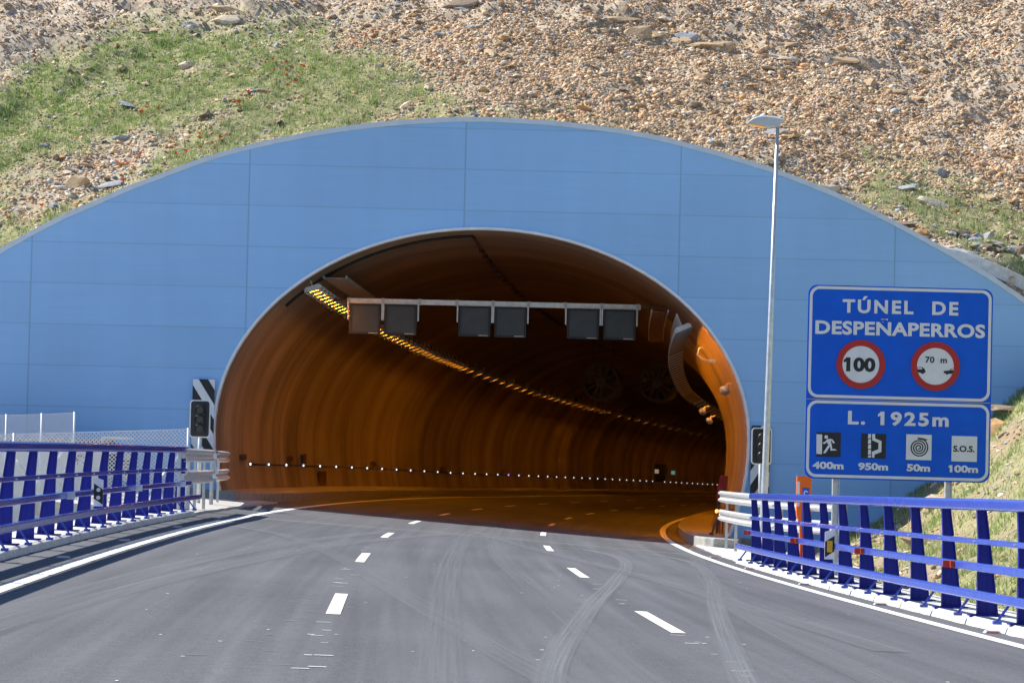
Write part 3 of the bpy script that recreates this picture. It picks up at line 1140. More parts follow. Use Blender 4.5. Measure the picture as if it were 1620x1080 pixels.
def put_stone(x, y, z, sx, sy, sz, kind, i, rz, label, group, tilt=0.25):
    me = [m for k, m in smeshes if k == STONE_KIND[kind][0]][i % 6]
    o = bpy.data.objects.new('stone', me)
    C.objects.link(o)
    o.location = (x, y, z)
    o.scale = (sx, sy, sz)
    o.rotation_euler = (rnd.uniform(-tilt, tilt) + 0.45, rnd.uniform(-tilt, tilt), rz)
    return tag(o, label, 'stone', group)


def hz(x, y):
    return float(bil(H, GX, GY, np.array([x]), np.array([y]))[0])


def bz(x, y):
    return float(bil(BH, BX, BY, np.array([x]), np.array([y]))[0])


cnt = 0
while cnt < 205:
    x, w = rnd.uniform(-16.5, 16.5), rnd.uniform(0.3, 12.5)
    if w > float(np.interp(x, [-17, -14, -8, -1, 6, 12, 17], [12.5, 12, 9, 6.3, 7.2, 9.5, 12])):
        continue
    y = y_of(x, w)
    g = float(bil(G, GX, GY, np.array([x]), np.array([y]))[0])
    if rnd.random() < g * 0.9:
        continue
    side = 'beside the grass' if x < -5 else ('behind the lamp post' if x > 6 else 'above the tunnel crown')
    k = rnd.choices(range(5), (3, 2, 4, 1, 1) if x < -2 else (5, 3, 1.5, 2.5, 2))[0]
    sz = rnd.uniform(0.20, 0.38) * (1.7 if rnd.random() < 0.08 else 1)
    put_stone(x, y, hz(x, y) + 0.04, sz * rnd.uniform(0.9, 1.4), sz * rnd.uniform(0.7, 1.0), sz * rnd.uniform(0.6, 1.0), k, cnt, rnd.uniform(-3.1, 3.1),
              '%s broken stone among smaller rubble on the slope %s' % (STONE_KIND[k][0], side), '%s stones %s' % (STONE_KIND[k][0], side))
    cnt += 1
# slabs and outcrops along the top, where the rock was cut
for k in range(26):
    x = rnd.uniform(-15, 15)
    w0 = float(np.interp(x, [-17, -14, -8, -1, 6, 12, 17], [12.0, 11.6, 8.6, 5.9, 6.8, 9.2, 11.6]))
    y = y_of(x, w0 + rnd.uniform(-0.5, 1.1))
    kd = rnd.choices(range(5), (4, 3, 3, 1.5, 1))[0]
    put_stone(x, y, hz(x, y) - 0.02, rnd.uniform(0.5, 1.3), rnd.uniform(0.5, 0.9), rnd.uniform(0.4, 0.8), kd, k, rnd.uniform(-0.35, 0.35),
              '%s flat slab jutting from the rock cut at the top edge' % STONE_KIND[kd][0], '%s slabs at the rock cut' % STONE_KIND[kd][0], 0.15)
for (x, w, sx, sz, kd, i, lb) in [(13.05, 2.9, 0.95, 0.42, 1, 0, 'large pale peach stone alone at the upper edge of the right grass'),
                                  (12.3, 2.95, 0.7, 0.3, 2, 2, 'flat blue grey slab beside the large pale peach stone'),
                                  (9.75, 0.55, 0.75, 0.4, 1, 3, 'cream stone touching the coping right of the lamp post'),
                                  (12.25, 0.55, 0.6, 0.45, 3, 1, 'tan stone with a peaked top by the right coping'),
                                  (11.85, 0.45, 0.7, 0.35, 4, 4, 'dark flat stone next to the peaked tan stone at the coping'),
                                  (8.6, 2.75, 0.8, 0.42, 2, 0, 'pale grey stone just right of the lamp post head'),
                                  (9.0, 2.9, 0.6, 0.4, 3, 5, 'ochre stone right of the pale grey stone by the lamp'),
                                  (-13.6, 2.1, 0.75, 0.6, 0, 3, 'large rounded tan stone in the bare patch at far left'),
                                  (-12.6, 1.2, 0.7, 0.3, 2, 2, 'pale blue grey slab below the bare patch at far left'),
                                  (-13.1, 6.0, 0.6, 0.35, 2, 4, 'blue grey stone lying alone in the left grass')]:
    y = y_of(x, w)
    put_stone(x, y, hz(x, y) + 0.08, sx, sx * 0.7, sz, kd, i, rnd.uniform(-0.6, 0.6), lb, None)
# stones that line up along the foot of the right grass, and boulders on the bank
for k in range(22):
    x = 13.2 + k * 0.13 + rnd.uniform(-0.1, 0.1)
    w = 1.35 + (x - 13.0) * 0.6 + rnd.uniform(-0.15, 0.25)
   
    y = y_of(x, w)
    put_stone(x, y, hz(x, y) + 0.06, rnd.uniform(0.3, 0.65), rnd.uniform(0.25, 0.4), rnd.uniform(0.2, 0.4), rnd.choice((2, 2, 4, 1)), k, rnd.uniform(-0.8, 0.8),
              'grey flat stone in the row along the concrete channel on the right', 'stones along the concrete channel')
for (x, y, sx, sz, kd, i, lb) in [(12.6, 88.5, 1.7, 1.0, 0, 0, 'big tan boulder on the bank seen under the blue sign'), (13.6, 89.5, 1.3, 0.9, 3, 3, 'ochre boulder on the bank right of the sign post'),
                                  (11.6, 86, 1.1, 0.7, 1, 1, 'cream boulder low on the bank behind the right sign post'), (14.2, 90, 1.2, 0.7, 4, 5, 'dark brown boulder on the bank at the right edge'),
                                  (10.2, 78, 1.0, 0.6, 0, 2, 'tan boulder behind the middle of the right barrier')]:
    put_stone(x, y, bz(x, y) + 0.12, sx, sx * 0.8, sz, kd, i, rnd.uniform(-0.6, 0.6), lb, None)

# grass: leaning blades, one mesh for the slope and one for the bank
def grass(name, x, y, z, tall, straw, seed, label):
    r = np.random.RandomState(seed)
    N = len(x)
    a = r.rand(N) * 2 * np.pi
    wd = 0.009 + 0.012 * r.rand(N)
    ln = tall * (0.55 + 0.9 * r.rand(N))
    lean = 0.95 * r.rand(N)
    la = r.rand(N) * 2 * np.pi
    b0 = np.stack([x - np.cos(a) * wd, y - np.sin(a) * wd, z - 0.02], 1)
    b1 = np.stack([x + np.cos(a) * wd, y + np.sin(a) * wd, z - 0.02], 1)
    tp = np.stack([x + np.cos(la) * lean * ln, y + np.sin(la) * lean * ln - 0.15 * ln, z + ln * (1 - 0.35 * lean)], 1)
    VV = np.stack([b0, b1, tp], 1).reshape(-1, 3)
    FF = np.arange(3 * N).reshape(-1, 3)
    g1, g2, s1, s2 = np.array([0.17, 0.28, 0.07]), np.array([0.32, 0.40, 0.14]), np.array([0.56, 0.55, 0.36]), np.array([0.42, 0.41, 0.22])
    t = r.rand(N, 1)
    gc = g1 * t + g2 * (1 - t)
    sc = s1 * t + s2 * (1 - t)
    k = (r.rand(N) < straw)[:, None]
    col = np.where(k, sc, gc) * (0.8 + 0.4 * r.rand(N, 1))
    return merged(name, VV, FF, np.repeat(col, 3, 0), 'grass', label, 'grass')


N = 620000
x = rs.uniform(-20, 20, N)
y = 93.45 + 34 * rs.rand(N)
w = bil(WG, GX, GY, x, y)
g = bil(G, GX, GY, x, y)
ok = (g > 0.05) & (w < 13.5) & (w > -0.4)
x, y, w, g = x[ok], y[ok], w[ok], g[ok]
cl = np.array([noise.noise(Vector((a * 2.6, b * 2.6, 40.0))) + 0.5 * noise.noise(Vector((a * 7, b * 7, 4.0))) for a, b in zip(x, y)])
ok = rs.rand(len(x)) < np.clip(g * 0.92 - 0.21 + 1.0 * cl * (0.35 + g), 0.0, 1)
x, y, w, g = x[ok], y[ok], w[ok], g[ok]
z = bil(H, GX, GY, x, y)
straw = np.clip(0.80 - 0.075 * w + np.where(x > 9, 0.34, 0) - np.where(x < -9, 0.05, 0), 0.12, 0.85)
cl = np.array([noise.noise(Vector((a * 2.6, b * 2.6, 40.0))) + 0.7 * noise.noise(Vector((a * 5.5, b * 5.5, 14.0))) for a, b in zip(x, y)])
tall = (0.06 + 0.08 * np.clip(g, 0, 1)) * (0.5 + 0.9 * rs.rand(len(x))) * np.where(cl > 0.42, 2.1, 1.0)
straw = np.where(cl > 0.42, straw * 0.35, straw)
grass('grass', x, y, z, tall, straw, 9, 'green and straw coloured grass growing on the slope above the portal')
N = 70000
x = rs.uniform(7.4, 17, N)
y = 93 - 58 * rs.rand(N) ** 1.2
g = bil(BG, BX, BY, x, y)
ok = rs.rand(N) < np.clip(g * 1.5 - 0.25, 0, 1)
x, y, g = x[ok], y[ok], g[ok]
grass('bank_grass', x, y, bil(BH, BX, BY, x, y), 0.09 + 0.10 * g, np.full(len(x), 0.38), 10, 'mixed green and dry grass on the bank behind the sunlit barrier')

# poppies
def poppy_meshes():
    mb = MB()
    for k in range(5):
        a = 2 * math.pi * k / 5
        q = Vector((math.cos(a), math.sin(a), 0))
        t = Vector((-math.sin(a), math.cos(a), 0))
        mb.add([(0, 0, 0.30), q * 0.055 + t * 0.045 + Z_ * 0.345, q * 0.085 + Z_ * 0.36, q * 0.055 - t * 0.045 + Z_ * 0.345], [(0, 1, 2, 3)])
    st_ = MB()
    st_.tube([(0, 0, -0.05), (0.01, 0, 0.15), (0, 0, 0.31)], 0.006, 5)
    return mb, st_


pm, sm = poppy_meshes()
pp = thing('poppy', 'red poppy flowering in the grass above the portal', 'poppy', (0, 0, 0), 'poppies on the slope')
pm.build('flower', 'petal', pp, False, True)
sm.build('stem', 'stem', pp, False, True)
spots = []
for cx_, w_, n_, sp in [(-9.9, 1.3, 9, 0.5), (-10.8, 1.7, 5, 0.5), (-8.9, 3.1, 7, 0.5), (-7.6, 4.2, 8, 0.45), (-6.0, 5.4, 6, 0.5), (-7.9, 4.6, 5, 0.8), (-5.2, 5.3, 4, 0.7), (-12.2, 0.9, 3, 0.4), (-11.3, 4.9, 4, 0.7), (-12.2, 2.0, 4, 0.5),
                        (-9.2, 5.0, 5, 0.8), (-14.7, 1.3, 2, 0.3), (14.0, 2.3, 1, 0.1)]:
    for _ in range(n_):
        spots.append((cx_ + rnd.gauss(0, sp), max(0.2, w_ + rnd.gauss(0, 0.22))))
for i, (x, w) in enumerate(spots):
    o = pp if i == 0 else copy_tree(pp)
    y = y_of(x, w)
    o.location = (x, y, hz(x, y) - 0.02)
    k = rnd.uniform(0.65, 1.15)
    o.scale = (k, k, k)
    o.rotation_euler = (0.35 + rnd.uniform(-0.3, 0.3), rnd.uniform(-0.4, 0.4), rnd.uniform(0, 6.2))
for i, (x, y) in enumerate([(11.6, 90.8), (11.9, 91.2), (12.2, 91.0), (12.0, 90.2), (12.35, 91.4), (11.3, 89.9), (14.3, 91.2), (11.1, 88.6), (13.9, 90.6)]):
    o = copy_tree(pp)
    o['label'], o['group'] = 'red poppy on the bank under the big blue sign', 'poppies on the bank'
    o.location = (x, y, bz(x, y))
    o.rotation_euler = (0.3, 0, i)

# concrete channel running down behind the right coping
mb = MB()
pts = [(a_, y_of(a_, b_)) for a_, b_ in ((12.75, 0.16), (13.1, 0.38), (13.6, 0.63), (14.1, 0.86), (14.7, 1.12), (15.3, 1.36), (16.6, 1.85), (18.5, 2.5), (21, 3.3))]
vs, fs = [], []
for i, (x, y) in enumerate(pts):
    z0 = hz(x, y)
    for dy, dz in ((-0.30, -0.30), (-0.30, 0.10), (-0.20, 0.12), (-0.12, 0.02), (0.12, 0.06), (0.22, 0.22), (0.34, 0.24), (0.34, -0.1)):
        vs.append((x, y + dy, z0 + dz))
for i in range(len(pts) - 1):
    for k in range(8):
        fs.append((i * 8 + k, i * 8 + (k + 1) % 8, (i + 1) * 8 + (k + 1) % 8, (i + 1) * 8 + k))
mb.add(vs, fs)
tag(mb.build('drainage_channel', 'kerb_concrete'), 'pale concrete drainage channel running down behind the coping past the sign', 'channel')


# ------------------------------------------------------------------ bridge barriers
def barrier(side, u0, zk, stations, label):
    """side +1: road lies towards +u (left barrier); -1: right barrier"""
    s_end = max(stations)
    bt = thing('bridge_barrier', label, 'barrier', P(s_end, u0, zk))

    def fr(s, z=0.0):
        return (P(s, u0, zk + z), lat(s) * side, Z_)
    run = lambda ext0=1.2, ext1=0.0: sorted(list(np.arange(min(stations) - ext0, s_end + ext1, 1.25)) + [s_end + ext1])

    def rail(name, prof, ext1, material='blue_paint', smooth=False):
        mb = MB()
        mb.sweep(prof if side > 0 else [(x, z) for x, z in prof][::-1], [fr(s) for s in run(1.2, ext1)])
        return mb.build(name, material, bt, smooth)
    rail('top_rail', [(x, z) for x, z in rrect(-0.04, 1.285, 0.125, 1.43, 0.045, 4)], 0.12)
    rail('rail', rrect(0.075, 0.875, 0.105, 0.945, 0.012, 2), 0.0)
    rail('rail', rrect(0.10, 0.555, 0.195, 0.655, 0.02, 3), 0.25)
    rail('rail', rrect(0.245, 0.235, 0.335, 0.345, 0.02, 3), 1.0)
    # one post, then copies
    def post_parts(s):
        o, a, u = fr(s)
        t = along(s)
        ang = math.atan2(-t.x, t.y)
        return o, ang
    web = [(-0.178, 0.02), (0.055, 0.02), (0.055, 0.93), (0.075, 1.30), (-0.015, 1.30), (-0.065, 0.93)]
    mb = MB()
    sx = side
    mb.prism([(x * sx, z) for x, z in web], (Vector((0, 0, 0)), X_, Z_, -Y_), -0.008, 0.008)

    def flange(p, q, w=0.08, th=0.012):
        mid = Vector(((p[0] + q[0]) / 2 * sx, 0, (p[1] + q[1]) / 2))
        d = Vector(((q[0] - p[0]) * sx, 0, q[1] - p[1]))
        m = Matrix.Rotation(math.atan2(d.x, d.z), 3, 'Y')
        mb.box(mid, th, w, d.length, m)
    flange((0.063, 0.02), (0.063, 0.93))
    flange((0.062, 0.94), (0.082, 1.29))
    flange((-0.186, 0.02), (-0.073, 0.93))
    flange((-0.072, 0.94), (-0.023, 1.29))
    mb.box((-0.06 * sx, -0.011, 0.33), 0.012, 0.012, 0.60)
    mb.box((-0.05 * sx, 0, 0.012), 0.44, 0.20, 0.022)
    first = True
    proto = None
    for s in stations:
        o, ang = post_parts(s)
        if proto is None:
            p_ = mb.build('post', 'shaded_post_paint', bt, False, True)
            BASE[p_.name] = Vector((0, 0, 0))
            proto = p_
            st_ = MB()
            st_.box((0.215 * sx, 0.0, 0.15), 0.03, 0.012, 0.33, Matrix.Rotation(-0.62 * sx, 3, 'Y'))
            st_.box((0.30 * sx, 0, 0.02), 0.10, 0.07, 0.04)
            st_.build('strut', 'blue_paint', p_, False, True)
            for bx, bz_, bw in ((0.13, 0.60, 0.10), (0.155, 0.29, 0.17)):
                st_ = MB()
                st_.box((bx * sx, 0, bz_), bw, 0.06, 0.045)
                st_.build('rail_bracket', 'blue_paint', p_, False, True)
            for dy in (-0.028, 0.028):
                bo = MB()
                bo.tube([(0.10 * sx, dy, 0.91), (0.122 * sx, dy, 0.91)], 0.011, 6)
                bo.build('bolt', 'galv', p_, False, True)
            q = p_
        else:
            q = copy_tree(proto, bt)
        q.location = o - bt.location
        q.rotation_euler = (0, 0, ang)
    return bt, fr


LS = [71.68 - 2.52 * k for k in range(25)]
RS = [66.75 - 2.56 * k for k in range(23)]
lb, lfr = barrier(1, -6.52, 0.13, LS, 'blue steel bridge barrier in front of the wire fences, its road face in shadow')
rb, rfr = barrier(-1, 6.06, 0.11, RS, 'sunlit blue steel bridge barrier under the big blue sign')


def on_barrier(bt, fr, side, s, x, z, w, h, material, name, th=0.03):
    o, a, u = fr(s)
    t = along(s)
    mb = MB()
    mb.prism(rrect(-w / 2, -h / 2, w / 2, h / 2, 0.01, 2), (o + a * x + Z_ * z, t * 1.0, Z_, a), 0.0, th)
    return mb.build(name, material, bt)


def facing_plate(bt, fr, s, x, z, w, h, material, name, th=0.012, y=0.0):
    o, a, u = fr(s)
    t = along(s)
    mb = MB()
    c = o + a * x + Z_ * z - t * y
    ax = lat(s)
    mb.prism(rrect(-w / 2, -h / 2, w / 2, h / 2, 0.006, 2), (c, ax, Z_, -t), 0.0, th)
    return mb.build(name, material, bt)


# reflectors: a small box bolted on the third rail, looking back at the traffic
for s in (65.7, 56.3, 47.6, 39.6):
    facing_plate(rb, rfr, s, 0.25, 0.605, 0.15, 0.085, 'red_reflector', 'reflector', 0.03)
    on_barrier(rb, rfr, -1, s, 0.197, 0.605, 0.30, 0.085, 'red_reflector', 'reflector', 0.05)
for s in (69.3, 60.4, 49.5):
    facing_plate(lb, lfr, s, 0.255, 0.605, 0.13, 0.115, 'white_reflector', 'reflector', 0.03)


def delineator(bt, fr, s, x, z, side, discs):
    o, a, u = fr(s)
    t = along(s)
    ax = lat(s)
    c = o + a * x + Z_ * z
    F = (c, ax, Z_, -t)
    w, h = 0.155, 0.44
    sl = 0.05 * (-1 if side > 0 else 1)
    mb = MB()
    pl = [(-w / 2, -h / 2 - (sl if side < 0 else 0) * 0), (w / 2, -h / 2), (w / 2, h / 2 + (sl if sl > 0 else 0)), (-w / 2, h / 2 + (-sl if sl < 0 else 0))]
    mb.prism(pl, F, 0, 0.02)
    p = mb.build('delineator', 'sign_white', bt)
    mb = MB()
    mb.prism([(-w / 2, -0.14 - sl), (w / 2, -0.14 + sl), (w / 2, 0.11 + sl), (-w / 2, 0.11 - sl)], F, 0.023, 0.027)
    mb.build('black_band', 'sign_black', p)
    mb = MB()
    if discs:
        for dz in (0.055, -0.075):
            mb.prism(circ(0, dz, 0.034, 16), F, 0.030, 0.036)
        mb.build('reflector', 'white_reflector', p)
    else:
        mb.prism(rrect(-0.044, -0.105, 0.044, 0.08, 0.01, 2), F, 0.030, 0.036)
        mb.build('reflector', 'yellow', p)


delineator(rb, rfr, 51.0, 0.27, 0.62, -1, False)
delineator(lb, lfr, 53.1, 0.30, 0.60, 1, True)

# road studs
def stud(label, group, material, spots):
    proto = None
    for s, u in spots:
        if proto is None:
            proto = thing('road_stud', label, 'road stud', P(s, u, 0.0), group)
            mb = MB()
            mb.prism([(-0.075, 0), (0.075, 0), (0.055, 0.03), (-0.055, 0.03)], (Vector((0, 0, 0)), X_, Z_, -Y_), -0.06, 0.06)
            mb.build('body', 'galv_dull' if material == 'white_reflector' else 'white_reflector', proto, False, True)
            mb = MB()
            mb.box((0, -0.062, 0.015), 0.10, 0.006, 0.022)
            mb.build('reflector', material, proto, False, True)
            o = proto
        else:
            o = copy_tree(proto)
            o.location = P(s, u, 0.0)
        o.rotation_euler = (0, 0, -hd(s))
        o.scale = (1.3, 1.3, 1.0)


stud('pale road stud outside the edge line in the shadow of the barrier', 'road studs in the barrier shadow', 'white_reflector', [(35.0, -5.75), (43.8, -5.72), (52.3, -5.69), (62.4, -5.70), (73.5, -5.72), (84.0, -5.70)])
stud('reddish road stud between the sunlit kerb and the edge line', 'reddish road studs by the sunlit kerb', 'pink_reflector', [(36.0, 5.70), (44.5, 5.69), (53.4, 5.67), (63.3, 5.66), (72.7, 5.62), (81.5, 5.62)])


# ------------------------------------------------------------------ galvanised guardrails
def guardrail(label, pts, posts, z_beams, face, part_posts_z=-0.6):
    """pts: plan points; W-beams at two heights; face = +1 beams bulge to the left of travel, -1 to the right"""
    g = thing('guardrail', label, 'guardrail', (pts[0][0], pts[0][1], pts[0][2]))
    pl = spline(pts, 5)
    frs = []
    for i, p in enumerate(pl):
        a, b = Vector(pl[max(i - 1, 0)]), Vector(pl[min(i + 1, len(pl) - 1)])
        t = (b - a)
        t.z = 0
        t.normalize()
        frs.append((Vector(p), Vector((t.y, -t.x, 0)) * face, Z_))
    prof_f = [(0.0, -0.155), (0.02, -0.15), (0.075, -0.115), (0.08, -0.075), (0.02, -0.03), (0.02, 0.03), (0.08, 0.075), (0.075, 0.115), (0.02, 0.15), (0.0, 0.155)]
    prof = prof_f + [(x - 0.008, z) for x, z in prof_f[::-1]]
    for zb in z_beams:
        mb = MB()
        mb.sweep(prof, [(o + Z_ * zb, a, u) for o, a, u in frs])
        mb.build('beam', 'galv', g, False)
    for k in posts:
        o, a, u = frs[min(len(frs) - 1, int(round(k * (len(frs) - 1))))]
        ang = math.atan2(a.y, a.x)
        m = Matrix.Rotation(ang, 3, 'Z')
        mb = MB()
        c = o - a * 0.16
        top = max(z_beams) + 0.10
        mb.box(c + Z_ * ((top + part_posts_z) / 2), 0.012, 0.12, top - part_posts_z, m)
        for d in (-1, 1):
            mb.box(c + m @ Vector((0.03, d * 0.06, 0)) + Z_ * ((top + part_posts_z) / 2), 0.06, 0.008, top - part_posts_z, m)
        p = mb.build('post', 'galv_dull', g)
        for zb in z_beams:
            mb = MB()
            mb.box(o - a * 0.07 + Z_ * zb, 0.14, 0.10, 0.16, m)
            mb.build('spacer', 'galv_dull', p)
    return g


zl = P(80, -6.5).z
guardrail('double galvanised guardrail joining the shadowed blue barrier', [(-7.30, 70.9, zl), (-7.28, 74, zl), (-7.35, 78.2, zl)], (0.1, 0.36, 0.62, 0.93), (0.86, 1.36), 1)
guardrail('short double galvanised guardrail ending inside the tunnel mouth by the guide lights', [(-7.72, 83.2, zl), (-7.85, 86.5, zl), (-8.10, 91.0, zl)], (0.08, 0.2, 0.62), (0.86, 1.36), 1)
zr_ = P(78, 6.0).z
guardrail('double galvanised guardrail lit white at the foot of the lamp post', [(5.76, 85.8, zr_), (5.78, 82, zr_), (5.88, 77.5, zr_), (6.17, 73, zr_), (6.66, 69.8, zr_), (7.15, 67.5, zr_ + 0.02)][::-1], (0.05, 0.22, 0.4, 0.58, 0.78, 0.95), (0.86, 1.36), -1)

# ------------------------------------------------------------------ signals and chevron boards
def traffic_light(x, y, zb, zt, label, pole_x=0.0):
    t = thing('traffic_light', label, 'traffic light', (x, y, zb))
    mb = MB()
    mb.tube([(x + pole_x, y + 0.14, zb), (x + pole_x, y + 0.14, zt - 0.3)], 0.055, 12)
    mb.build('pole', 'galv', t, True)
    F = (Vector((x, y, zt - 0.51)), X_, Z_, -Y_)
    mb = MB()
    mb.prism(rrect(-0.245, -0.47, 0.245, 0.47, 0.07), F, -0.02, 0.02)
    bp = mb.build('backing_board', 'black_plastic', t)
    mb = MB()
    mb.ring(rrect(-0.275, -0.50, 0.275, 0.50, 0.09), rrect(-0.245, -0.47, 0.245, 0.47, 0.07), F, -0.024, 0.026)
    mb.build('white_border', 'sign_white', bp)
    mb = MB()
    mb.prism(rrect(-0.13, -0.40, 0.13, 0.40, 0.05), F, 0.02, 0.16)
    hs = mb.build('housing', 'black_plastic', t)
    for dz in (0.245, 0.0, -0.245):
        mb = MB()
        mb.prism(circ(0, dz, 0.10, 24), F, 0.16, 0.172)
        mb.build('lens', 'lens', t)
        mb = MB()
        vs, fs = [], []
        o, ax, ay, an = F
        n = 18
        for d in (0.16, 0.33):
            for rr in (0.112, 0.105):
                for k in range(n + 1):
                    a = R(-35 + 250 * k / n)
                    vs.append(o + ax * rr * math.cos(a) + ay * (dz + rr * math.sin(a) - (0.02 if d > 0.2 else 0)) + an * d * (1 if True else 1))
        m_ = n + 1
        for k in range(n):
            fs += [(k, k + 1, 2 * m_ + k + 1, 2 * m_ + k), (m_ + k + 1, m_ + k, 3 * m_ + k, 3 * m_ + k + 1), (2 * m_ + k, 2 * m_ + k + 1, 3 * m_ + k + 1, 3 * m_ + k)]
        mb.add(vs, fs)
        mb.build('visor', 'black_plastic', t, True)
    return t


traffic_light(-8.24, 84.0, 0.15, 3.19, 'unlit traffic light with white border between wire fence and tunnel mouth')
traffic_light(6.85, 86.0, -0.35, 2.83, 'unlit traffic light with white border partly behind the lamp post')


def chevron_board(x0, x1, z0, z1, slope, label):
    t = thing('chevron_board', label, 'chevron board', ((x0 + x1) / 2, YP, z0))
    F = (Vector((x0, YP - 0.10, z0)), X_, Z_, -Y_)
    w, h = x1 - x0, z1 - z0
    mb = MB()
    mb.prism([(0, 0), (w, 0), (w, h), (0, h)], F, -0.02, 0.02)
    p = mb.build('panel', 'sign_white', t)
    mb = MB()
    for c in np.arange(-3 * w, h + 3 * w, 0.86):
        a0, b0 = c, c + 0.43
        # stripe between two slanted lines, clipped to the board
        pts = []
        f = lambda x, c_: c_ + slope * x
        poly = [(0, f(0, a0)), (w, f(w, a0)), (w, f(w, b0)), (0, f(0, b0))]
        for lim, keep in ((0, 1), (h, -1)):
            out = []
            for i in range(len(poly)):
                p1, p2 = poly[i], poly[(i + 1) % len(poly)]
                i1, i2 = keep * (p1[1] - lim) >= 0, keep * (p2[1] - lim) >= 0
                if i1:
                    out.append(p1)
                if i1 != i2:
                    k = (lim - p1[1]) / (p2[1] - p1[1])
                    out.append((p1[0] + k * (p2[0] - p1[0]), lim))
            poly = out
            if len(poly) < 3:
                break
        if len(poly) >= 3:
            mb.prism(poly, F, 0.022, 0.026)
    mb.build('black_stripes', 'sign_black', p)
    mb = MB()
    for zz in (0.3, h - 0.3):
        mb.box((x0 + w / 2, YP - 0.045, z0 + zz), 0.5, 0.08, 0.06)
    mb.build('bracket', 'galv_dull', t)
    return t


chevron_board(-9.35, -8.70, 1.87, 3.96, -1.55, 'tall black and white chevron board whose stripes fall to the tunnel side')
chevron_board(7.09, 7.64, 0.72, 2.98, 1.55, 'black and white chevron board half hidden by the lamp post and its traffic light')

# ------------------------------------------------------------------ lamp post
lp = thing('lamp_post', 'tall tapered galvanised lamp post beside the big blue sign', 'lamp post', (5.88, 73.0, P(73, 6.6).z))
lz = P(73, 6.6).z
tilt = Vector((0.016, 0, 1))
mb = MB()
b0 = Vector((5.88, 73.0, lz))
mb.tube([b0, b0 + tilt * 0.9, b0 + tilt * 5.2, b0 + tilt * 10.1], [0.085, 0.082, 0.064, 0.040], 16)
mb.build('pole', 'galv', lp, True)
mb = MB()
mb.tube([b0, b0 + tilt * 0.03], [0.20, 0.20], 8)
mb.tube([b0 + tilt * 0.03, b0 + tilt * 0.25], [0.11, 0.09], 16)
mb.build('base_plate', 'galv_dull', lp)
hc = b0 + tilt * 10.1
side = [(0.15, 0.115), (0.05, -0.03), (-0.02, -0.075), (-0.30, -0.075), (-0.46, -0.045), (-0.74, -0.012), (-0.70, 0.035), (-0.60, 0.115), (-0.50, 0.165), (-0.40, 0.190), (-0.30, 0.195), (-0.06, 0.165)]
mb = MB()
Fh = (hc, X_, Z_, -Y_)
rows = [(-0.15, 0.78, 0.02), (-0.11, 0.97, 0.0), (0.11, 0.97, 0.0), (0.15, 0.78, 0.02)]
vs, fs = [], []
n = len(side)
for d, k, dz in rows:
    cx = -0.3
    vs += [hc + X_ * (cx + (x - cx) * (0.94 if k < 0.9 else 1)) + Z_ * (0.05 + (z - 0.05) * k) - Y_ * d for x, z in side]
for i in range(3):
    for k in range(n):
        fs.append((i * n + k, i * n + (k + 1) % n, (i + 1) * n + (k + 1) % n, (i + 1) * n + k))
fs.append(tuple(range(n))[::-1])
fs.append(tuple(range(3 * n, 4 * n)))
mb.add(vs, fs)
mb.build('lamp_head', 'lamp_head', lp)
mb = MB()
mb.prism([(-0.68, -0.018), (-0.46, -0.052), (-0.30, -0.078), (-0.30, -0.088), (-0.46, -0.066), (-0.66, -0.030)], Fh, -0.10, 0.13)
mb.build('lens', 'amber_lens', lp)

# ------------------------------------------------------------------ emergency phone post
sp = thing('emergency_phone', 'orange tapered SOS phone post under the big blue sign', 'emergency phone', (6.53, 70.0, P(70, 6.8).z))
pz = P(70, 6.8).z - 0.02
F = (Vector((6.53, 70.0, pz)), X_, Z_ * 1.16, -Y_)
mb = MB()
mb.prism([(-0.06, 0), (0.075, 0), (0.13, 0.75), (0.155, 1.0), (0.165, 1.72), (-0.16, 1.72), (-0.155, 1.0), (-0.08, 0.75)], F, -0.10, 0.10)
mb.build('body', 'orange', sp)
mb = MB()
mb.prism([(-0.055, 0.02), (0.07, 0.02), (0.125, 0.74), (0.11, 1.0), (-0.02, 0.78)], F, 0.103, 0.108)
mb.build('lower_panel', 'orange_red', sp)
mb = MB()
mb.prism([(-0.03, 0.66), (0.10, 0.66), (0.105, 1.50), (-0.035, 1.50)], F, 0.110, 0.118)
bp = mb.build('blue_panel', 'sign_blue', sp)


def text_mesh(body, size, bold=0.0, space=1.0):
    cu = bpy.data.curves.new('letters', 'FONT')
    cu.body = body
    cu.size = size
    cu.align_x, cu.align_y = 'LEFT', 'BOTTOM_BASELINE'
    cu.offset = bold
    cu.space_character = space
    cu.extrude = 0.002
    cu.resolution_u = 4
    o = bpy.data.objects.new('letters', cu)
    C.objects.link(o)
    bpy.context.view_layer.update()
    dg = bpy.context.evaluated_depsgraph_get()
    me = bpy.data.meshes.new_from_object(o.evaluated_get(dg))
    bpy.data.objects.remove(o)
    V = np.array([v.co[:] for v in me.vertices])
    Fc = [tuple(p.vertices) for p in me.polygons]
    bpy.data.meshes.remove(me)
    return V, Fc


